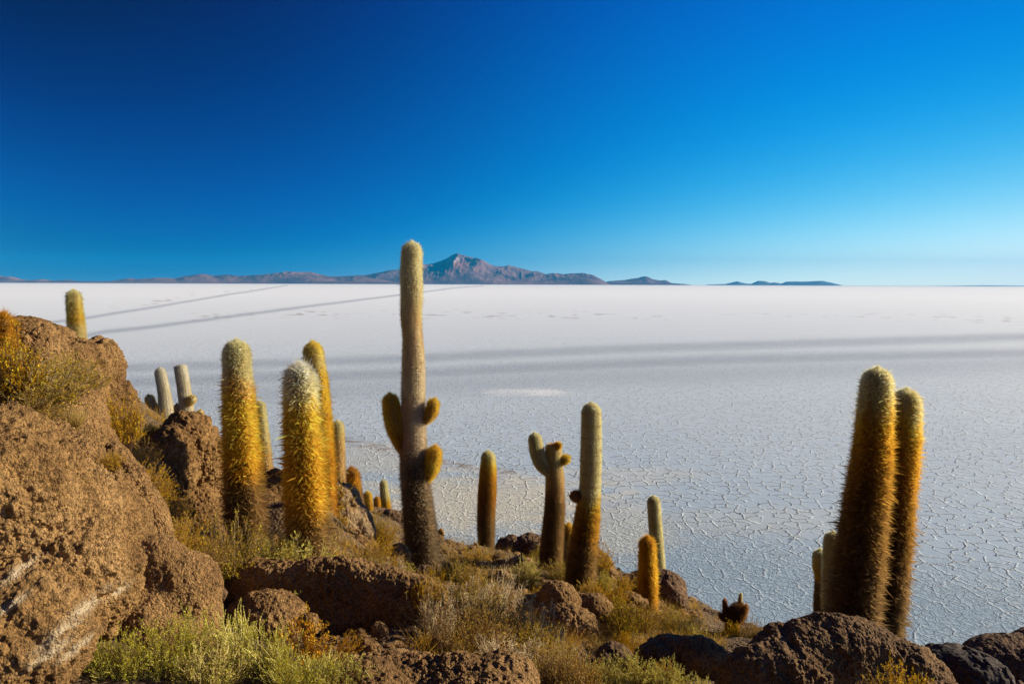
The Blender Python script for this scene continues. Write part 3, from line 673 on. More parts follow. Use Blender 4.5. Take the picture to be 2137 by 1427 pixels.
# gravel of the gully and slope: countless pebbles
def pebbles():
    ico_v, ico_f = cube_sphere(2)[:2]
    V, Fc, K = [], [], []; n = 0
    def scatter(cnt, pxr, pyr, r0, r1):
        nonlocal n
        for _ in range(cnt):
            px = rng.uniform(*pxr); py = rng.uniform(*pyr); q, d = hit(px, py)
            if q is None or d > 22: continue
            r = rng.uniform(r0, r1)*(1 if rng.random() > .08 else 1.9)
            s = np.array([r*rng.uniform(.8, 1.4), r*rng.uniform(.8, 1.3), r*rng.uniform(.5, .9)])
            v = ico_v*s*(1+rng.normal(0, .13, (len(ico_v), 1))); a = rng.uniform(0, 6.28); c_, s_ = math.cos(a), math.sin(a)
            v = v@np.array([[c_, s_, 0], [-s_, c_, 0], [0, 0, 1]])
            z = float(gz(q[0], q[1]))
            V.append(v+[q[0], q[1], z+r*.25]); Fc.append(ico_f+n); n += len(v); K.append(np.full(len(v), rng.random()))
    scatter(900, (640, 1000), (1290, 1400), .008, .024)
    scatter(900, (640, 1500), (1140, 1420), .010, .035)
    scatter(500, (880, 1480), (1120, 1300), .015, .06)
    o = mesh('gravel', np.vstack(V), np.vstack(Fc), M_ROCK, attrs=dict(cell=np.concatenate(K), pale=np.zeros(n)))
    tag(o, 'loose brown and grey gravel scattered over the shaded gully and slope', 'gravel', kind='stuff')
pebbles()

# ------------------------------------------------------------------ cacti
def frames(path):
    t = np.gradient(path, axis=0); t /= np.linalg.norm(t, axis=1)[:, None]
    n = np.zeros_like(t); v = np.array([0, -1.0, 0.0])
    for i in range(len(path)):
        v = v-t[i]*(v@t[i]); v /= np.linalg.norm(v); n[i] = v
    return t, n, np.cross(t, n)

def smooth_path(pts, n):
    pts = np.asarray(pts, float); s = np.concatenate([[0], np.cumsum(np.linalg.norm(np.diff(pts[:, :3], axis=0), axis=1))]); s /= s[-1]
    u = np.linspace(0, 1, n); out = np.stack([np.interp(u, s, pts[:, k]) for k in range(pts.shape[1])], 1)
    for _ in range(max(2, n//14)):
        o2 = out.copy(); o2[1:-1] = (out[:-2]+2*out[1:-1]+out[2:])/4; out = o2
    return out

def cramp(stops, t):
    xs = [s[0] for s in stops]; return np.stack([np.interp(t, xs, [s[1][k] for s in stops]) for k in range(3)], 1)
def sramp(stops, t): return np.interp(t, [s[0] for s in stops], [s[1] for s in stops])

# spine colours
DK = (0.21, 0.14, 0.07); BR = (0.35, 0.21, 0.08); TN = (0.86, 0.57, 0.25); GO = (0.85, 0.495, 0.055); YE = (0.97, 0.62, 0.09)
OR = (0.69, 0.365, 0.04); RO = (0.50, 0.23, 0.035); CR = (0.98, 0.80, 0.42); WH = (0.97, 0.87, 0.64); GR = (0.96, 0.73, 0.35); PG = (0.98, 0.77, 0.49)

def stem(parent, name, px_pts, top, d, cols, lens=((0, .075), (1, .045)), ribs=22, cover=2.0, tip='round', skin=((0, (.08, .055, .03)), (.5, (.16, .11, .04)), (1, (.42, .36, .18))),
         wobble=.012, spread=.9, down=0.0, seed=0, spw=None, banding=0.0, cap_wool=None, origin=None):
    """px_pts: (px, py, visible width px[, depth offset]); top: pixel height of the tip. body and its coat of spines"""
    r_ = np.random.default_rng(1000+seed)
    pts = []
    for q in px_pts:
        dd = d+(q[3] if len(q) > 3 else 0); p = P(q[0], q[1], dd); pts.append([*p, q[2]*dd/F/2])
    pts = np.array(pts); dirn = pts[-1, :3]-pts[-2, :3]; dirn /= np.linalg.norm(dirn)
    dtop = d+(px_pts[-1][3] if len(px_pts[-1]) > 3 else 0)
    if top is not None:
        L = max(abs(px_pts[-1][1]-top)*dtop/F, .01); pts = np.vstack([pts, [*(pts[-1, :3]+dirn*L), pts[-1, 3]*.96]])
    total = np.linalg.norm(np.diff(pts[:, :3], axis=0), axis=1).sum()
    lt = sramp(lens, np.array([0., 1.])); n = int(max(14, min(150, total/0.03)))
    sp = smooth_path(pts, n); path = sp[:, :3]; u = np.linspace(0, 1, n)
    ln = sramp(lens, u)
    R = np.maximum(sp[:, 3]-ln*0.52, sp[:, 3]*.55)*(1+wobble*2.5*vnoise(np.stack([u*total*3.0, u*0+seed, u*0], 1), seed)+0*u)
    # tip profile
    dist_top = (1-u)*total; rt = R[-1]*(1.0 if tip == 'round' else .35)
    prof = np.where(dist_top < rt*1.15, np.sqrt(np.clip(1-(1-dist_top/(rt*1.15))**2, 0, 1)), 1.0)
    if tip == 'flat': prof = np.where(dist_top < 1e-6, .6, 1.0)
    Rf = R*prof
    # refine the tip
    t, nn, bb = frames(path)
    M = ribs*4; th = np.linspace(0, 2*math.pi, M, endpoint=False); rib = 1-0.035*(0.5-0.5*np.cos(th*ribs))**0.8
    ring = (np.cos(th)[None, :, None]*nn[:, None, :]+np.sin(th)[None, :, None]*bb[:, None, :])
    jit = 1+wobble*1.3*vnoise(np.stack([np.repeat(u*total*6, M), np.tile(np.cos(th)*1.2, n), np.tile(np.sin(th)*1.2, n)], 1), seed+3).reshape(n, M)
    V = path[:, None, :]+ring*(Rf[:, None]*rib[None, :]*jit)[:, :, None]
    V = V.reshape(-1, 3); V = np.vstack([V, path[-1]+t[-1]*0.004]); i = np.arange(n-1)[:, None]*M; j = np.arange(M)[None, :]; j2 = (j+1) % M
    q = np.stack([i+j, i+j2, i+M+j2, i+M+j], 2).reshape(-1, 4)
    tri = np.stack([(n-1)*M+np.arange(M), (n-1)*M+(np.arange(M)+1) % M, np.full(M, n*M)], 1)
    cb = np.vstack([np.repeat(cramp(skin, u), M, axis=0)*np.tile((0.8+.35*rib*0), n)[:, None], cramp(skin, np.array([1.]))])
    # wool on ribs keeps skin colour; groove stays as is
    org = origin if origin is not None else np.zeros(3)
    body = mesh(name, V-org, [q, tri], M_BODY, parent, smooth=True, cols=cb)
    # spines
    area = 2*math.pi*sp[:, 3].mean()*total; Lm = ln.mean(); w = spw or max(0.0014, 0.20*d/F)
    N = int(cover*area/(Lm*w*0.5)); N = min(N, 150000)
    uu = r_.random(int(N*1.5)); lr = sramp(lens, uu)
    keep = r_.random(len(uu)) < np.minimum(1, (Lm/lr)**.35*.7); uu = uu[keep][:N]; N = len(uu)
    # areoles: snap onto ribs and rows
    ari = r_.integers(0, ribs, N); thc = (ari+0.0)*2*math.pi/ribs; step = 0.022
    us = (np.floor(uu*total/step)+0.5+0.5*(ari % 2))*step/total; us = np.clip(us+r_.normal(0, .004/total, N), 0, 0.9995)
    thc = thc+r_.normal(0, .035, N)+np.where(r_.random(N) < .72, r_.uniform(-1, 1, N)*math.pi/ribs, 0)
    ix = us*(n-1); i0 = np.clip(ix.astype(int), 0, n-2); f = (ix-i0)[:, None]
    def lerp(a): return a[i0]*(1-f)+a[i0+1]*f
    pc = lerp(path); tn = lerp(t); n1 = lerp(nn); b1 = lerp(bb); Rr = np.interp(us, u, Rf)
    rad = np.cos(thc)[:, None]*n1+np.sin(thc)[:, None]*b1
    tang = np.cross(tn, rad)
    base = pc+rad*(Rr*.985)[:, None]
    # surface normal tips toward the apex near the tip
    ap = np.clip(1-(1-us)*total/(rt*1.15), 0, 1) if tip == 'round' else (us > .995)*.7
    nr = rad*(1-ap[:, None])+tn*ap[:, None]; nr /= np.linalg.norm(nr, axis=1)[:, None]
    ln_s = sramp(lens, us)*np.exp(r_.normal(0, .32, N)); long = r_.random(N) < .03; ln_s = np.where(long, ln_s*1.35, ln_s)
    ang = r_.uniform(0, 2*math.pi, N); sp_ = spread*np.sqrt(r_.random(N))
    clump = 0.20*vnoise(np.stack([us*total*9, np.cos(thc)*3, np.sin(thc)*3], 1), seed+4)
    dr = nr+tn*(np.sin(ang)*sp_*1.1-down+clump)[:, None]+tang*(np.cos(ang)*sp_*.9+clump*.5)[:, None]
    dr /= np.linalg.norm(dr, axis=1)[:, None]
    side = np.cross(dr, r_.normal(0, 1, (N, 3))); side /= np.linalg.norm(side, axis=1)[:, None]
    mid = base+dr*(ln_s*.5)[:, None]; droop = -tn*(ln_s*r_.uniform(-.05, .16, N))[:, None]
    tipp = base+dr*ln_s[:, None]+droop
    V = np.empty((N, 4, 3)); V[:, 0] = base-side*w*.5; V[:, 1] = base+side*w*.5; V[:, 2] = mid+side*w*.42; V[:, 3] = tipp
    idx = np.arange(N)[:, None]*4; fq = idx+np.array([[0, 1, 2, 3]])
    cu = us+r_.normal(0, .018, N)+0.05*vnoise(np.stack([us*total*4, np.cos(thc)*2, np.sin(thc)*2], 1), seed+9)
    c = cramp(cols, np.clip(cu, 0, 1))
    if banding: c = c*(1-banding*np.clip(np.sin(us*total*math.pi*2/0.16+1.2*vnoise(np.stack([us*9, us*0, us*0], 1), 4)), 0, 1)**3)[:, None]*np.array([1, 1, 1])
    c = c*np.exp(r_.normal(0, .26, N))[:, None]*(1+0.24*vnoise(np.stack([us*total*7, np.cos(thc)*4, np.sin(thc)*4], 1), seed+6))[:, None]
    c = np.clip(c, 0.01, .95); cols4 = np.repeat(c, 4, axis=0).reshape(N, 4, 3)
    cols4[:, 3] = np.clip(cols4[:, 3]*1.15, 0, .97); cols4[:, :2] *= .72; cols4[:, 2] *= .95  # shade between spines painted in: bases darker, tips lighter
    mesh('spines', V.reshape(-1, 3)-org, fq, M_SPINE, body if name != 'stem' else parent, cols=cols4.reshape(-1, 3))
    return body

def cactus(label, d, px_pts, top, cols, arms=(), group=None, seed=0, cat='cactus', knobs=(), **kw):
    b = P(px_pts[0][0], px_pts[0][1], d); e = empty('cactus', b); tag(e, label, cat, group)
    # sink the foot into the ground
    x0, y0, w0 = px_pts[0][:3]; gp = max(0.0, b[2]-float(gz(b[0], b[1])))+0.12; foot = (x0-(px_pts[1][0]-x0)*.15, y0+gp*F/d, w0)
    stem(e, 'stem', [foot]+list(px_pts), top, d, cols, seed=seed, origin=b, **kw)
    for k, a in enumerate(arms):
        akw = dict(kw); akw['tip'] = 'round'; akw.update(a[3] if len(a) > 3 else {}); akw.setdefault('ribs', 16)
        stem(e, 'arm', a[0], a[1], d, a[2], seed=seed*7+k+50, origin=b, **{**akw, 'ribs': 14})
    return e

G1 = 'golden columnar cacti on the slope'
GOLD = ((0, BR), (.30, BR), (.44, GO), (.60, YE), (.78, YE), (.88, TN), (.93, CR), (1, WH))
cactus('thick golden cactus left of the white-capped one, narrow cream crown with a ring of buds', 7.6,
       [(514,1140,64),(511,1050,68),(505,950,62),(499,850,56),(496,790,55),(494,740,52)], 712, ((0,BR),(.32,BR),(.44,GO),(.55,YE),(.74,YE),(.82,TN),(.84,CR),(1,CR)), seed=1, group=G1, lens=((0,.085),(.5,.075),(.8,.055),(.86,.032),(1,.035)), cover=2.1, spread=1.1, down=.25)
cactus('thick golden cactus with a bushy white cap, nearest of the left group', 7.2,
       [(642,1155,68),(640,1050,70),(635,950,66),(630,870,62),(627,810,57)], 764, ((0,BR),(.22,BR),(.36,GO),(.55,GO),(.70,YE),(.80,YE),(.86,CR),(1,WH)), seed=2, group=G1, lens=((0,.085),(.6,.08),(1,.06)), cover=2.3, spread=1.15, down=.2)
cactus('slimmer orange-gold cactus standing close behind the white-capped one', 9.0,
       [(674,1015,46),(669,900,46),(661,800,42),(655,745,36)], 716, ((0,RO),(.3,OR),(.55,GO),(.8,YE),(.88,GR),(1,YE)), seed=3, group=G1, lens=((0,.06),(.8,.04),(1,.035)), cover=2.4)
cactus('thin straw-coloured cactus squeezed right of the thick one with a ring of buds', 10.5,
       [(553,990,30),(549,930,28),(544,868,22)], 838, ((0,BR),(.4,TN),(.8,CR),(1,CR)), seed=4, group=G1, lens=((0,.04),(1,.025)))
cactus('short tan cactus on the lumpy boulder, right of the white-capped one', 11.5,
       [(702,1018,34),(703,950,30),(704,900,27)], 879, ((0,BR),(.45,TN),(.75,TN),(.9,GR),(1,CR)), seed=5, group=G1, lens=((0,.045),(1,.026)))
cactus('stubby bright orange cactus leaning over the slope edge, top of the tiny row', 12.0,
       [(744,1052,26),(738,1020,27),(735,995,26)], 979, ((0,BR),(.4,BR),(.7,OR),(1,RO)), seed=6, group=G1, lens=((0,.05),(1,.055)))
cactus('tiny gold cactus, leftmost of the three dwarf ones left of the tall armed cactus', 15.0,
       [(770,1062,16),(768,1040,16)], 1026, ((0,OR),(1,YE)), seed=7, group=G1, lens=((0,.03),(1,.03)), ribs=12)
cactus('tiny orange cactus, middle and shortest of the three dwarf ones', 15.5,
       [(788,1062,13),(787,1048,13)], 1037, ((0,OR),(1,OR)), seed=8, group=G1, lens=((0,.03),(1,.03)), ribs=12)
cactus('small cactus with a cream top and orange foot, tallest of the dwarf row', 16.0,
       [(806,1060,19),(803,1035,18),(801,1015,15)], 1002, ((0,OR),(.4,GO),(.6,CR),(1,CR)), seed=9, group=G1, lens=((0,.03),(1,.025)), ribs=12)
cactus('tiny orange cactus at the slope edge right of the tall armed cactus foot', 14.0,
       [(921,1140,12),(920,1120,12)], 1104, ((0,RO),(1,OR)), seed=10, group=G1, lens=((0,.025),(1,.025)), ribs=12)
cactus('tallest cactus, dark brown below and pale woolly above, with three short arms', 10.0,
       [(886,1190,66),(879,1120,64),(869,1030,58),(863,960,54),(863,900,50),(862,840,49),(863,760,45),(861,700,41),(857,650,41),(860,620,43),(858,570,44),(859,540,42)], 506,
       ((0,(.27,.18,.09)),(.10,(.27,.185,.10)),(.24,(.31,.215,.12)),(.34,(.44,.33,.20)),(.45,(.66,.52,.35)),(.60,PG),(.76,TN),(.86,CR),(1,CR)), seed=11, group=G1,
       lens=((0,.07),(.30,.055),(.38,.035),(.7,.03),(1,.035)), cover=2.1, ribs=26, wobble=.02, skin=((0,(.07,.05,.035)),(.35,(.07,.05,.035)),(.42,(.52,.40,.26)),(1,(.58,.45,.26))),
       arms=[([(852,948,20,.0),(840,930,27,-.02),(827,900,33,-.03),(820,870,35,-.03),(817,850,32,-.03)], 824, ((0,BR),(.25,GO),(.6,YE),(1,YE)), dict(lens=((0,.035),(1,.04)))),
             ([(882,880,14,0),(893,873,20,-.03),(900,862,26,-.03),(903,850,25,-.03)], 833, ((0,TN),(.5,GO),(1,YE)), dict(lens=((0,.03),(1,.035)))),
             ([(884,1003,14,0),(896,990,24,-.05),(903,970,31,-.05),(905,955,30,-.05)], 933, ((0,GO),(.5,YE),(1,GO)), dict(lens=((0,.035),(1,.045))))])
e = cactus('lone orange cactus with a charred foot, standing against the white salt', 14.0,
       [(1015,1128,30),(1014,1080,35),(1017,1020,35),(1019,975,32),(1019,965,29)], 942, ((0,DK),(.1,BR),(.3,BR),(.55,RO),(.75,OR),(.85,YE),(1,CR)), seed=12, group=G1, lens=((0,.045),(1,.03)))
stem(e, 'charred_stub', [(1026,1172,13,.1),(1023,1150,15,.1)], 1128, 14.0, ((0,(.02,.02,.025)),(1,(.02,.02,.025))), lens=((0,.01),(1,.01)), ribs=10, seed=91, origin=P(1015,1128,14.0), tip='flat', skin=((0,(.015,.015,.02)),(1,(.02,.02,.025))))
stem(e, 'trunk_foot', [(1012,1172,20,0),(1012,1150,22,0)], 1126, 14.0, ((0,DK),(1,BR)), lens=((0,.02),(1,.03)), ribs=12, seed=92, origin=P(1015,1128,14.0), tip='flat')
cactus('armed cactus with a broken flat top and one upturned arm on the left', 11.0,
       [(1148,1188,46),(1153,1120,42),(1158,1060,40),(1158,1000,37),(1156,955,33),(1155,938,33)], 926, ((0,BR),(.25,BR),(.55,BR),(.75,TN),(.88,GR),(1,TN)), seed=13, group=G1, lens=((0,.045),(.5,.03),(.8,.02),(1,.02)), tip='flat', cover=2.3,
       skin=((0,(.07,.06,.035)),(.6,(.16,.13,.07)),(1,(.40,.35,.2))),
       arms=[([(1153,984,22,0),(1142,980,27,-.03),(1130,968,29,-.05),(1122,948,29,-.05),(1118,928,28,-.05),(1117,920,27,-.05)], 904, ((0,GR),(.4,CR),(1,CR)), dict(lens=((0,.016),(1,.02)))),
             ([(1168,966,10,0),(1174,962,17,-.03),(1179,959,20,-.03)], 949, ((0,GO),(1,YE)), dict(lens=((0,.025),(1,.03)))),
             ([(1158,932,12,-.05),(1163,930,15,-.08)], 921, ((0,OR),(1,GO)), dict(lens=((0,.02),(1,.025))))])
cactus('small brown cactus tucked between the armed cactus and the pale topped one', 11.2,
       [(1172,1190,24),(1179,1150,25),(1184,1115,22)], 1093, ((0,BR),(.6,BR),(1,GO)), seed=14, group=G1, lens=((0,.035),(1,.03)), ribs=14)
cactus('tall leaning cactus, cream upper half over brown lower half, with a knob on its left', 9.5,
       [(1208,1235,58),(1216,1150,56),(1226,1080,50),(1232,1010,43),(1234,930,43),(1234,865,41)], 841, ((0,BR),(.2,BR),(.42,OR),(.50,YE),(.56,CR),(1,CR)), seed=15, group=G1, lens=((0,.055),(.4,.04),(.52,.022),(1,.022)), cover=2.4, banding=.3,
       skin=((0,(.07,.05,.03)),(.45,(.09,.07,.03)),(.55,(.50,.43,.22)),(1,(.52,.45,.24))),
       arms=[([(1216,1036,10,0),(1207,1035,20,-.03),(1203,1035,22,-.03)], 1024, ((0,BR),(1,RO)), dict(lens=((0,.03),(1,.035))))])
cactus('slender pale yellow cactus behind the single orange one', 15.0,
       [(1377,1195,24),(1370,1130,27),(1365,1060,26)], 1035, ((0,YE),(.2,CR),(1,CR)), seed=16, group=G1, lens=((0,.02),(1,.022)), skin=((0,(.36,.32,.14)),(1,(.4,.36,.18))), banding=.2)
cactus('single short bright orange cactus in front of the slender pale one', 10.0,
       [(1352,1262,34),(1352,1200,34),(1351,1150,29)], 1123, ((0,BR),(.3,OR),(.7,GO),(1,OR)), seed=17, group=G1, lens=((0,.05),(1,.05)), cover=2.4)
cactus('taller left column of the twin cacti at right, shaggy dark flank and gold crown', 7.0,
       [(1779,1300,84),(1791,1180,80),(1806,1060,74),(1820,950,66),(1826,860,60),(1829,815,57)], 771, ((0,DK),(.3,(.29,.17,.065)),(.55,(.42,.23,.05)),(.72,OR),(.84,GO),(.92,GR),(1,CR)), seed=18, group=G1, lens=((0,.085),(.5,.075),(.85,.05),(1,.035)), cover=2.1, ribs=28, down=-.15)
cactus('shorter right column of the twin cacti at right, glowing gold on its sunny edge', 7.45,
       [(1845,1330,56),(1860,1180,56),(1874,1040,56),(1885,920,56),(1889,862,55)], 814, ((0,DK),(.3,(.31,.18,.065)),(.5,(.46,.25,.05)),(.68,OR),(.80,GO),(.88,YE),(.94,GR),(1,CR)), seed=19, group=G1, lens=((0,.08),(.5,.07),(.85,.05),(1,.035)), cover=2.1, ribs=28, down=-.1)
cactus('small forked cactus with two pale rounded heads, left of the twin columns', 9.0,
       [(1719,1292,38),(1719,1250,37),(1720,1215,35)], 1196, ((0,BR),(.6,BR),(1,BR)), seed=20, group=G1, lens=((0,.03),(1,.025)), cover=1.3, tip='flat', skin=((0,(.14,.09,.045)),(1,(.5,.42,.2))),
       arms=[([(1722,1222,24,0),(1717,1205,29,-.06),(1714,1185,33,-.08),(1713,1165,32,-.08)], 1146, ((0,BR),(.4,GO),(1,CR)), dict(lens=((0,.02),(1,.018)))),
             ([(1734,1285,34,-.6),(1734,1230,34,-.6),(1735,1180,35,-.6),(1737,1140,34,-.6)], 1110, ((0,TN),(.4,CR),(1,CR)), dict(lens=((0,.022),(1,.018))))])
cactus('lone cactus rising behind the crest at upper left, grey with a yellow cap', 10.0,
       [(163,720,31),(159,680,29),(156,645,26)], 608, ((0,GR),(.55,GR),(.68,YE),(1,CR)), seed=21, group=G1, lens=((0,.025),(1,.035)), cover=2.3, skin=((0,(.3,.28,.18)),(1,(.35,.3,.16))))
G2 = 'pale weathered cacti behind the pointed boulder'
cactus('bleached grey cactus with scarred neck, left of the two pale weathered ones', 16.3,
       [(350,892,34),(347,860,31),(343,820,26),(337,790,23)], 767, ((0,TN),(.5,PG),(1,WH)), seed=22, group=G2, lens=((0,.018),(1,.022)), cover=.8, ribs=16, skin=((0,(.5,.42,.28)),(1,(.66,.58,.44))), wobble=.03,
       arms=[([(343,872,12,0),(330,866,22,0),(320,855,22,0),(316,843,19,0)], 823, ((0,DK),(.5,GO),(1,YE)), dict(lens=((0,.03),(1,.03))))])
cactus('pale grey cactus with a blunt top and a bump on its right side', 15.0,
       [(392,885,34),(389,850,29),(384,810,27),(379,780,25)], 761, ((0,PG),(.5,PG),(1,WH)), seed=23, group=G2, lens=((0,.018),(1,.02)), cover=.8, ribs=16, skin=((0,(.5,.42,.28)),(1,(.66,.58,.44))), wobble=.03, tip='flat',
       arms=[([(392,842,14,-.05),(398,836,20,-.1)], 822, ((0,TN),(1,YE)), dict(lens=((0,.02),(1,.02)))),
             ([(382,880,10,0),(373,870,15,0),(371,856,13,0)], 842, ((0,BR),(1,GO)), dict(lens=((0,.02),(1,.02)))),
             ([(405,885,14,0),(414,876,18,0),(416,868,17,0)], 855, ((0,GO),(1,YE)), dict(lens=((0,.02),(1,.025))))])
cactus('thin pale cactus half hidden behind the right flank of the upper left boulder', 13.5,
       [(291,900,16),(285,865,17),(279,840,14)], 820, ((0,TN),(1,WH)), seed=24, group=G2, lens=((0,.015),(1,.015)), cover=.8, ribs=12, skin=((0,(.4,.35,.25)),(1,(.5,.45,.34))))
cactus('bushy orange cactus at the left edge above the yellow shrub', 5.9,
       [(-2,755,48),(2,720,46),(4,695,44)], 660, ((0,OR),(.5,RO),(1,OR)), seed=25, group=G1, lens=((0,.05),(1,.05)), cover=2.3)

def dead_stump():
    d = 9.5; b = P(1530,1318,d); e = empty('cactus_stump', b)
    tag(e, 'ragged dead cactus stump with two broken spikes, between the rocks at lower right', 'cactus stump')
    kw = dict(lens=((0,.03),(1,.03)), ribs=12, wobble=.12, origin=b, cover=1.3, skin=((0,(.05,.03,.02)),(1,(.06,.035,.02))), spread=1.4)
    D1 = (.24,.11,.04); O1 = (.45,.22,.06)
    stem(e, 'stem', [(1527,1345,34),(1526,1318,32),(1529,1292,30)], 1276, d, ((0,O1),(1,D1)), seed=71, **kw)
    stem(e, 'head', [(1531,1292,30,-.05),(1537,1280,34,-.05),(1541,1272,30,-.05)], 1259, d, ((0,D1),(1,D1)), seed=72, **kw)
    stem(e, 'side_lobe', [(1540,1286,18,-.1),(1549,1280,18,-.1),(1553,1272,14,-.1)], 1262, d, ((0,O1),(1,O1)), seed=73, **kw)
    stem(e, 'side_lobe', [(1522,1296,16,-.1),(1511,1290,18,-.1),(1505,1284,12,-.1)], 1279, d, ((0,D1),(1,(.3,.12,.05))), seed=74, **kw)
    k2 = {**kw, 'lens': ((0,.018),(1,.012)), 'spread': .8}
    stem(e, 'spike', [(1518,1294,13,-.02),(1514,1275,12,0),(1513,1262,9,0)], 1249, d, ((0,D1),(1,(.5,.2,.1))), seed=75, **k2)
    stem(e, 'spike', [(1541,1275,12,-.02),(1544,1260,11,0),(1545,1250,8,0)], 1237, d, ((0,O1),(1,CR)), seed=76, **k2)
dead_stump()

# ------------------------------------------------------------------ shrubs
def tubes(paths, radii):
    """paths (n,k,3), radii (n,k): three-sided twigs"""
    n, k, _ = paths.shape; t = np.gradient(paths, axis=1); t /= np.linalg.norm(t, axis=2)[..., None]+1e-9
    ref = np.array([0.31, 0.77, 0.2]); a = np.cross(t, ref); a /= np.linalg.norm(a, axis=2)[..., None]+1e-9; b = np.cross(t, a)
    V = np.stack([paths+(a*math.cos(x)+b*math.sin(x))*radii[..., None] for x in (0, 2.094, 4.189)], 2)
    idx = np.arange(n*k*3).reshape(n, k, 3); fs = []
    for s in range(3):
        s2 = (s+1) % 3; fs.append(np.stack([idx[:, :-1, s], idx[:, :-1, s2], idx[:, 1:, s2], idx[:, 1:, s]], 2).reshape(-1, 4))
    return V.reshape(-1, 3), np.vstack(fs)

def grow(r, starts, dirs, L, k=5, curl=.25, up=.15, wig=.05):
    n = len(starts); P_ = np.empty((n, k, 3)); P_[:, 0] = starts; d = dirs/np.linalg.norm(dirs, axis=1)[:, None]
    for i in range(1, k):
        d = d+r.normal(0, curl/k, (n, 3))+np.array([0, 0, up/k]); d /= np.linalg.norm(d, axis=1)[:, None]
        P_[:, i] = P_[:, i-1]+d*(L/(k-1))[:, None]
    return P_

KINDS = {  # built at unit height 1 m, scaled when placed; r0 = twig radius, leaf size
 'green':   dict(n=85, sub=7, spread=.50, leaf=(.024, .010), per=17, lc=(.56, .50, .05), lv=.3, sc=(.60, .50, .17), r=.0055, lstart=.25, hug=.9),
 'palegreen': dict(n=95, sub=6, spread=.8, leaf=(.040, .014), per=15, lc=(.52, .44, .10), lv=.28, sc=(.60, .46, .18), r=.006, lstart=.45, hug=.8),
 'gold':    dict(n=95, sub=7, spread=1.0, leaf=(.036, .011), per=16, lc=(.66, .38, .02), lv=.35, sc=(.24, .15, .07), r=.006, lstart=.35, hug=.8),
 'olive':   dict(n=90, sub=7, spread=1.05, leaf=(.036, .011), per=15, lc=(.46, .31, .025), lv=.4, sc=(.22, .15, .08), r=.006, lstart=.3, hug=.7),
 'dry':     dict(n=80, sub=9, spread=1.1, leaf=(.035, .010), per=6, lc=(.50, .31, .05), lv=.35, sc=(.36, .23, .09), r=.0055, lstart=.3, hug=.5),
 'thorn':   dict(n=34, sub=7, spread=1.1, leaf=(.10, .010), per=7, lc=(.60, .46, .27), lv=.25, sc=(.46, .34, .19), r=.009, lstart=.25, hug=.1),
 'flower':  dict(n=30, sub=5, spread=.55, leaf=(.040, .026), per=11, lc=(.62, .34, .03), lv=.3, sc=(.42, .22, .05), r=.007, lstart=.5, hug=.8),
 'tuft':    dict(n=160, sub=0, spread=.75, leaf=(.02, .005), per=0, lc=(.6, .4, .1), lv=.3, sc=(.62, .46, .15), r=.006, lstart=.5, hug=.8),
}
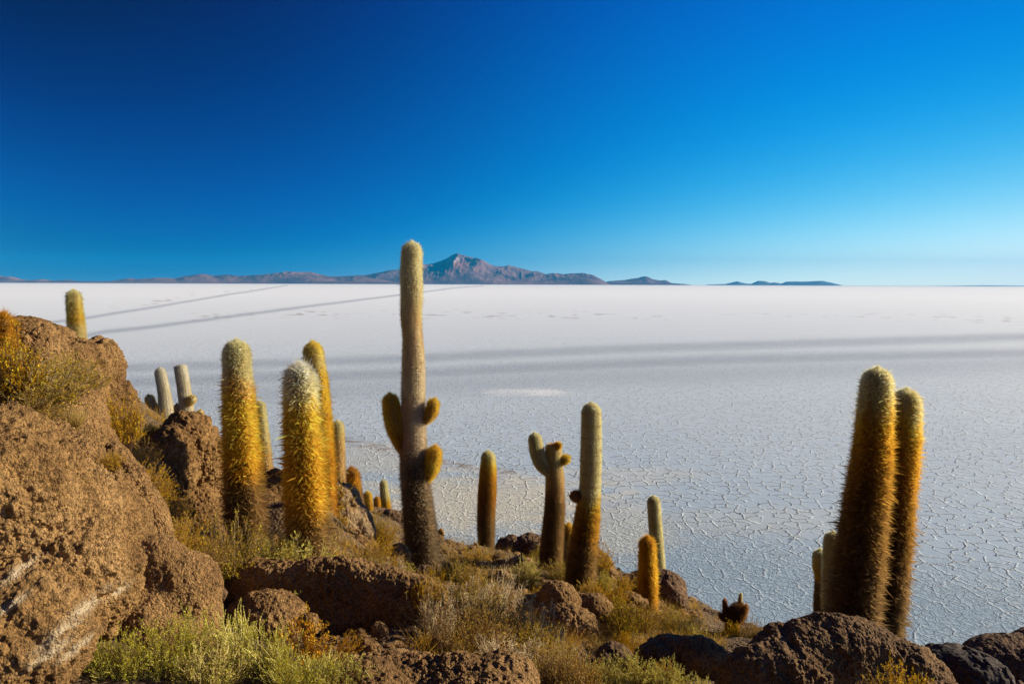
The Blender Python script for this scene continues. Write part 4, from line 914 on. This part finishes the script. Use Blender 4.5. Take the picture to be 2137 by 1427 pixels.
def shrub_data(kind, seed, bare=1.0):
    k = KINDS[kind]; r = np.random.default_rng(seed); n = k['n']
    az = r.uniform(0, 2*math.pi, n); tilt = k['spread']*np.sqrt(r.random(n))
    st = np.stack([np.cos(az)*.05, np.sin(az)*.05, np.full(n, -.05)], 1)*r.uniform(.2, 1.2, n)[:, None]; st[:, 2] = -.05
    dr = np.stack([np.cos(az)*np.sin(tilt), np.sin(az)*np.sin(tilt), np.cos(tilt)], 1)
    L = r.uniform(.62, 1.05, n)*(1-.12*tilt)
    main = grow(r, st, dr, L, 7, .55, .35)
    rad = np.linspace(1.5, .45, 7)[None, :]*k['r']*r.uniform(.7, 1.2, n)[:, None]
    V1, F1 = tubes(main, rad); allp = [main]; tw = None
    if k['sub']:
        m = n*k['sub']; who = np.repeat(np.arange(n), k['sub']); f = r.uniform(.28, .97, m); ix = f*6; i0 = ix.astype(int); ff = (ix-i0)[:, None]
        s0 = main[who, i0]*(1-ff)+main[who, np.minimum(i0+1, 6)]*ff
        dd = main[who, np.minimum(i0+1, 6)]-main[who, i0]; dd /= np.linalg.norm(dd, axis=1)[:, None]+1e-9
        dd = dd+r.normal(0, .5 if kind != 'green' else .3, (m, 3))
        tw = grow(r, s0, dd, r.uniform(.12, .30, m)*(1.15-f*.4), 4, .5, .3)
        V2, F2 = tubes(tw, np.linspace(.8, .35, 4)[None, :]*k['r']*np.ones((m, 1)))
        F2 = F2+len(V1); V1 = np.vstack([V1, V2]); F1 = np.vstack([F1, F2])
    cs = np.array(k['sc'])*np.exp(r.normal(0, .18, (len(V1)//3, 1))).repeat(3, 0)[:len(V1)]*np.ones((1, 3))
    out = dict(sv=V1, sf=F1, sc=np.clip(cs, 0, .9))
    if k['per']:
        src = tw if tw is not None else main; m, kk, _ = src.shape; per = k['per']
        who = np.repeat(np.arange(m), per); f = k['lstart']*.6+(1-k['lstart']*.6)*r.random(m*per); ix = f*(kk-1); i0 = np.minimum(ix.astype(int), kk-2); ff = (ix-i0)[:, None]
        b = src[who, i0]*(1-ff)+src[who, i0+1]*ff; ax = src[who, i0+1]-src[who, i0]; ax /= np.linalg.norm(ax, axis=1)[:, None]+1e-9
        d = ax*k['hug']+r.normal(0, .7, b.shape); d /= np.linalg.norm(d, axis=1)[:, None]
        ll = k['leaf'][0]*r.uniform(.6, 1.3, len(b))[:, None]; lw = k['leaf'][1]*r.uniform(.7, 1.2, len(b))[:, None]
        sd = np.cross(d, r.normal(0, 1, b.shape)); sd /= np.linalg.norm(sd, axis=1)[:, None]
        V = np.empty((len(b), 4, 3)); V[:, 0] = b; V[:, 1] = b+d*ll*.5+sd*lw*.5; V[:, 2] = b+d*ll; V[:, 3] = b+d*ll*.5-sd*lw*.5
        hgt = np.clip(b[:, 2], 0, 1)
        c = np.array(k['lc'])*np.exp(r.normal(0, k['lv'], (len(b), 1)))*np.stack([np.ones(len(b)), np.exp(r.normal(0, .10, len(b))), np.ones(len(b))], 1)
        out.update(lv=V.reshape(-1, 3), lf=np.arange(len(b)*4).reshape(-1, 4), lc=np.clip(np.repeat(c, 4, 0), .01, .9))
    # normalise height
    h = np.percentile(V1[:, 2], 99.0); 
    for q in ('sv', 'lv'):
        if q in out: out[q] = out[q]/h
    return out
PROTO = {}
def proto(kind, var):
    key = (kind, var)
    if key not in PROTO:
        D = shrub_data(kind, 500+var*31+sum(map(ord, kind)))
        s = mesh('branches' if kind != 'tuft' else 'blades', D['sv'], D['sf'], M_STEM if kind != 'tuft' else M_LEAF, cols=D['sc']); s_me = s.data; bpy.data.objects.remove(s)
        l_me = None
        if 'lv' in D:
            l = mesh('leaves', D['lv'], D['lf'], M_LEAF, cols=D['lc']); l_me = l.data; bpy.data.objects.remove(l)
        PROTO[key] = (s_me, l_me)
    return PROTO[key]
LEAFNAME = dict(thorn='thorns', flower='flowers')
nvar = 0
def shrub(kind, label, px, py, hpx, d=None, var=None, wide=1.0, group=None, cat='shrub', lean=None):
    """px,py: foot in the photo; hpx: its height there"""
    global nvar
    nvar += 1
    if d is None:
        q, d = hit(px, py)
        if q is None: return None
    else:
        q = P(px, py, d); gp = q[2]-float(gz(q[0], q[1]))
        if group != GL2 and 0 < gp < .6 and wide > .5: q[2] -= gp; hpx += gp*F/d*.9     # stands on the ground, not in the air
    s_me, l_me = proto(kind, nvar % 3 if var is None else var)
    nm = 'grass_tuft' if kind == 'tuft' else 'shrub'
    e = empty(nm, q); tag(e, label, 'grass tuft' if kind == 'tuft' else cat, group)
    h = hpx*d/F; e.scale = (h*wide, h*wide, h); rx, ry = lean or (rng.normal(0, .05), rng.normal(0, .06)); e.rotation_euler = (rx, ry, rng.uniform(0, 6.28) if not lean else 0.0)
    s = bpy.data.objects.new('blades' if kind == 'tuft' else 'branches', s_me); C.objects.link(s); s.parent = e
    if l_me:
        l = bpy.data.objects.new(LEAFNAME.get(kind, 'leaves'), l_me); C.objects.link(l); l.parent = e
    return e

GL2 = 'shrubs growing on the left outcrop'
GN = 'yellow-green shrubs along the bottom left'
for a in [
 ('green','low green shrub at the left end of the bottom row, under the cream streaked rock',180,1465,125,4.0,1.05),
 ('green','short green shrub second from the left in the bottom row',265,1465,145,4.0,1.0),
 ('green','tall yellow-green shrub below the rounded bulging boulder',375,1458,172,4.15,.95),
 ('palegreen','straw-footed shrub with tangled dry stems between two green ones at the bottom',440,1470,135,4.05,1.0),
 ('green','tall upright green shrub in front of the small lit-nodule boulder',500,1455,178,4.3,.7),
 ('green','dense green shrub below the small boulder, left of the orange flowered stems',570,1458,140,4.25,.95),
 ('green','low green shrub under the orange flowered stems',655,1470,100,4.15,1.1),
 ('palegreen','green shrub at the right end of the bottom left row, beside the gravelly rock',712,1478,100,4.1,1.0),
 ('green','small green sprig between the big streaked rock and the first tall shrub',320,1465,90,4.0,1.2),
 ('green','small bright green shrub at the bottom edge right of the straw-footed one',610,1475,95,4.0,1.3)]:
    shrub(a[0], a[1], a[2], a[3], a[4], a[5], wide=a[6], group=GN)
shrub('flower','orange flowered upright stems standing above the green shrubs, beside a pale grey stone',655,1412,135,4.45,wide=.85,group='orange flowering shrubs')
shrub('flower','small leaning sprig of orange flowers right of the upright ones',685,1390,92,4.5,wide=.5,group='orange flowering shrubs',lean=(0,.75))
GL2 = 'shrubs growing on the left outcrop'
shrub('gold','big yellow shrub at the left edge below the orange cactus',12,872,165,5.2,wide=.75,group=GL2)
shrub('olive','sprawling olive twiggy shrub spreading right from the big yellow one',75,858,118,5.3,wide=.95,group=GL2,lean=(0,.35))
shrub('olive','loose olive shrub crowning the boulder left of the curved crack',135,835,95,5.9,wide=.9,group=GL2,lean=(0,.3))
shrub('dry','dry grey tangle at the foot of the big yellow shrub',40,900,75,5.0,wide=1.4,group=GL2)
shrub('tuft','straw grass tuft beside the lower end of the curved crack',160,892,45,5.1,wide=1.0,group=GL2)
shrub('gold','rounded golden shrub right of the curved crack, below the thin pale cactus',262,945,115,6.45,wide=.55,group=GL2)
shrub('gold','small golden shrub at the left foot of the two pale weathered cacti',320,915,60,10.5,wide=.6,group=GL2)
shrub('dry','dark dry shrub under the rounded golden one, beside the gap',292,985,70,6.9,wide=.8,group=GL2)
shrub('gold','golden shrub over the deep dark gap, leaning right',285,1060,95,5.7,wide=.8,group=GL2,lean=(0,.55))
shrub('gold','golden shrub at the foot of the pointed boulder, below the gap',365,1165,90,5.9,wide=.8,group=GL2,lean=(0,.3))
shrub('dry','pale dry twigs between the pointed boulder and the golden shrub',372,1100,75,7.2,wide=.6,group=GL2)
shrub('olive','small olive shrub on the face of the pointed boulder',392,1105,70,7.8,wide=.6,group=GL2)
shrub('olive','olive leafy shrub at the left foot of the thick cactus with a ring of buds',480,1215,125,6.6,wide=.75,group=GL2)
shrub('dry','dark twiggy shrub left of the olive one, beside the bulging boulder',425,1195,75,6.0,wide=1.0,group=GL2)
shrub('gold','golden shrub between the rounded golden one and the pointed boulder',325,945,62,7.9,wide=.7,group=GL2)
shrub('olive','olive shrub behind the flat-topped block in the gap',300,930,50,8.6,wide=1.0,group=GL2)
shrub('gold','small golden tuft on the big boulder shoulder below the curved crack',235,985,40,4.75,wide=.8,group=GL2)
GMd = 'pale green shrubs at the feet of the thick golden cacti'
shrub('palegreen','pale green shrub between the feet of the two thick golden cacti',580,1172,55,6.9,wide=.85,group=GMd)
shrub('palegreen','low pale shrub behind the left end of the ridge, right of the olive one',540,1168,40,6.9,wide=1.1,group=GMd)
shrub('palegreen','pale green shrub hugging the foot of the white-capped cactus',632,1172,40,6.75,wide=1.1,group=GMd)
GS = 'shrubs scattered over the slope'
S = [
 ('gold','gold shrub on the bare ground between the lumpy boulder and the tall armed cactus',790,1172,44,None,1.0),
 ('olive','olive shrub low between the ridge crest and the squat brown rock',765,1205,46,None,1.1),
 ('gold','small gold shrub close against the left side of the tall armed cactus foot',838,1185,38,None,.9),
 ('dry','dry brown shrub between the lumpy boulder foot and the ridge crest',745,1190,40,None,1.1),
 ('gold','bright gold tuft on the face of the steep lumpy boulder',703,1110,42,9.1,.8),
 ('gold','small gold shrub on top of the steep boulder by the tan cactus',690,1025,24,9.5,.9),
 ('olive','olive shrub right of the steep boulder below the dwarf cacti',778,1125,52,None,.9),
 ('gold','golden shrub below the dwarf cacti, beside the dark block',800,1142,46,None,.9),
 ('gold','orange-gold shrub behind dry grass left of the tall cactus foot',820,1195,38,8.6,.9),
 ('dry','pale dry spiky grass on the ridge top left of the tall cactus foot',790,1212,62,7.6,.9),
 ('thorn','bleached thorny twigs on the right end of the ridge crest',812,1215,55,7.4,.8),
 ('palegreen','pale shrub at the very foot of the tall armed cactus',845,1212,36,8.6,.9),
 ('gold','yellow flowered shrub at the right end of the ridge by the dry bushes',895,1258,62,6.3,.55),
 ('gold','golden shrub right of the tall armed cactus foot, by the salt edge',940,1175,48,13.0,1.0),
 ('gold','rounded gold shrub left of the lone orange cactus foot',990,1205,58,11.0,.9),
 ('gold','gold shrub right of the lone orange cactus foot, by the craggy boulder',1045,1200,42,12.0,.9),
 ('olive','olive shrub behind the tangled dry bushes, in line with the lone cactus',960,1222,45,10.0,1.1),
 ('gold','orange-gold shrub next to the small dark stone at the tall cactus foot',918,1232,52,9.0,.8),
 ('gold','low gold shrub in front of the craggy dark boulder',1010,1238,34,9.6,1.1),
 ('palegreen','silvery green shrub between the craggy boulder and the domed boulder',1098,1232,62,9.6,.85),
 ('olive','olive shrub at the left foot of the armed cactus',1115,1185,36,12.0,.9),
 ('olive','dark olive shrub growing up the craggy dark boulder',1135,1165,36,13.6,.8),
 ('olive','shrub around the feet of the armed cactus and its small brown neighbour',1165,1215,42,10.3,.9),
 ('gold','low gold shrub behind the domed boulder',1125,1240,28,9.2,1.3),
 ('gold','gold shrub on the brown boulder right of the pale topped cactus',1248,1165,30,11.2,.7),
 ('palegreen','greyish green shrub right of the cream topped cactus foot',1262,1238,44,9.6,.8),
 ('gold','gold shrub between the pale topped cactus and the single orange one',1240,1268,55,8.9,.8),
 ('gold','golden shrub beside the slab boulder, upper one of two',1285,1265,45,9.2,.9),
 ('gold','golden shrub at the edge of the flat topped boulder',1305,1232,32,10.5,.8),
 ('olive','broad olive shrub right of the slab boulder',1310,1335,82,7.8,.8),
 ('dry','greyish dry shrub at the foot of the single orange cactus',1345,1320,62,8.0,.9),
 ('gold','gold shrub low in the dark cleft beside the slab boulder',1300,1358,42,7.3,.6),
 ('olive','olive shrub below the flat topped boulder',1395,1325,55,8.2,.9),
 ('palegreen','pale yellow-green shrub left of the dead stump, above the lumpy boulder',1440,1345,52,7.9,.9),
 ('gold','yellow shrub at the foot of the dead cactus stump',1530,1362,58,8.2,.85),
 ('dry','wispy bare shrub right of the dead cactus stump',1570,1352,62,8.4,.55),
 ('gold','small yellow sprig in front of the largest dark boulder',1890,1440,52,5.0,.7),
 ('palegreen','pale green shrub at the bottom edge between the dry bush and the dark round boulder',1265,1450,75,5.3,1.0),
 ('palegreen','pale green shrub at the bottom edge under the round dark boulder',1330,1455,82,5.3,1.0),
 ('palegreen','pale green shrub at the bottom edge below the lumpy boulder',1395,1460,72,5.2,1.0),
 ('flower','small gold sprig left of the lumpy boulder at the bottom',1370,1425,45,5.8,.5),
 ('flower','little gold sprig rising before the lumpy boulder',1395,1425,50,5.7,.5),
 ('palegreen','thin pale weed poking up at the lower left of the largest boulder',1465,1450,40,5.2,.6)]
for a in S: shrub(a[0], a[1], a[2], a[3], a[4], a[5], wide=a[6], group=GS)
GD = 'dry tangled bushes in the middle foreground'
for a in [
 ('dry','tangled brown bush at the left of the dry thicket, by the ridge end',925,1345,120,5.9,.75),
 ('dry','tangled brown bush in the middle of the dry thicket, left of the domed boulder',1000,1335,105,6.3,.9),
 ('dry','tan bush low in the dry thicket above the gravelly bottom rock',1000,1385,110,5.2,.9),
 ('dry','tan bush in front of the domed boulder',1085,1375,100,5.9,.9),
 ('dry','dark tangled bush at the right end of the gravelly bottom rock',1140,1440,110,5.0,.9),
 ('dry','brown bush at the bottom edge right of the gravelly rock',1200,1460,110,4.9,.8),
 ('olive','yellowish bush at the bottom of the thicket near the domed boulder',1130,1400,85,5.5,.9),
 ('olive','olive bush in the upper dry thicket behind the thorny twigs',985,1290,75,7.2,1.0),
 ('olive','olive brown bush beside the ridge end under the yellow flowered shrub',925,1310,70,6.6,.9),
 ('thorn','bleached thorny bush at the top of the dry thicket',1040,1275,75,7.4,.7),
 ('thorn','bleached thorny bush against the domed boulder, on its left',1120,1335,85,6.3,.6),
 ('thorn','thorny bush over the gravelly bottom rock, nearest in the thicket',1060,1420,95,4.9,.7),
 ('thorn','thorny bush right of the ridge end with a bare pale stem',915,1350,120,5.5,.45),
 ('thorn','thorny bush at the centre of the dry thicket',980,1300,85,6.5,.7),
 ('thorn','low thorny bush at the bottom edge, rightmost of the thicket',1170,1420,70,5.2,.8)]:
    shrub(a[0], a[1], a[2], a[3], a[4], a[5], wide=a[6], group=GD)

# short dry grass between the shrubs: countless blades
def ground_grass():
    V = []; Cc = []
    pal = [(.58,.31,.025),(.48,.31,.06),(.46,.32,.14),(.32,.20,.04)]
    def patch(cnt, xr, yr, h0, h1):
        xs = rng.uniform(*xr, cnt); ys = rng.uniform(*yr, cnt)
        nn = vnoise(np.stack([xs/38, ys/20, xs*0], 1), 77)
        for px, py, nv in zip(xs, ys, nn):
            if nv < -.15: continue
            q, d = hit(px, py)
            if q is None or d > 19: continue
            k = 22; h = rng.uniform(h0, h1)*(1+nv*.5); c = np.array(pal[int(rng.integers(0, 4))])
            b = q+np.stack([rng.normal(0, .05, k), rng.normal(0, .05, k), np.full(k, -.01)], 1)
            dr = np.stack([rng.normal(0, .55, k), rng.normal(0, .55, k), np.ones(k)], 1); tp = b+dr*h*rng.uniform(.5, 1.1, (k, 1))
            sd = rng.normal(0, 1, (k, 3)); sd[:, 2] *= .2; sd /= np.linalg.norm(sd, axis=1)[:, None]; w = .0028
            V.append(np.stack([b-sd*w, b+sd*w, tp], 1).reshape(-1, 3)); Cc.append(np.repeat(c*np.exp(rng.normal(0, .25, (k, 1))), 3, 0))
    patch(2300, (880, 1500), (1125, 1400), .06, .17)
    patch(350, (640, 900), (1060, 1230), .06, .16)
    patch(350, (400, 640), (1090, 1240), .06, .14)
    V = np.vstack(V); f = np.arange(len(V)).reshape(-1, 3)
    o = mesh('dry_grass', V, f, M_LEAF, cols=np.clip(np.vstack(Cc), 0, .9))
    tag(o, 'short dry yellow grass sprinkled between the shrubs of the slope', 'grass', kind='stuff')
ground_grass()

# ------------------------------------------------------------------ clear mountain air
def haze():
    x0, x1, y0, y1, z0, z1 = -40000, 40000, -40000, 40000, -4, 1480
    v = [(x, y, z) for z in (z0, z1) for y in (y0, y1) for x in (x0, x1)]
    f = [[0, 2, 3, 1], [4, 5, 7, 6], [0, 1, 5, 4], [2, 6, 7, 3], [0, 4, 6, 2], [1, 3, 7, 5]]
    m, t, out = newmat('thin_air'); p = nd(t, 'ShaderNodeVolumePrincipled')
    p.inputs['Color'].default_value = (0.01, 0.47, 1.0, 1); p.inputs['Density'].default_value = 2.0e-5; p.inputs['Anisotropy'].default_value = 0.0
    t.links.new(p.outputs[0], out.inputs['Volume'])
    o = mesh('haze', np.array(v, float), np.array(f), m); o['kind'] = 'stuff'
haze()
SC.cycles.volume_bounces = 0
SC.cycles.max_bounces = 6; SC.cycles.transparent_max_bounces = 6
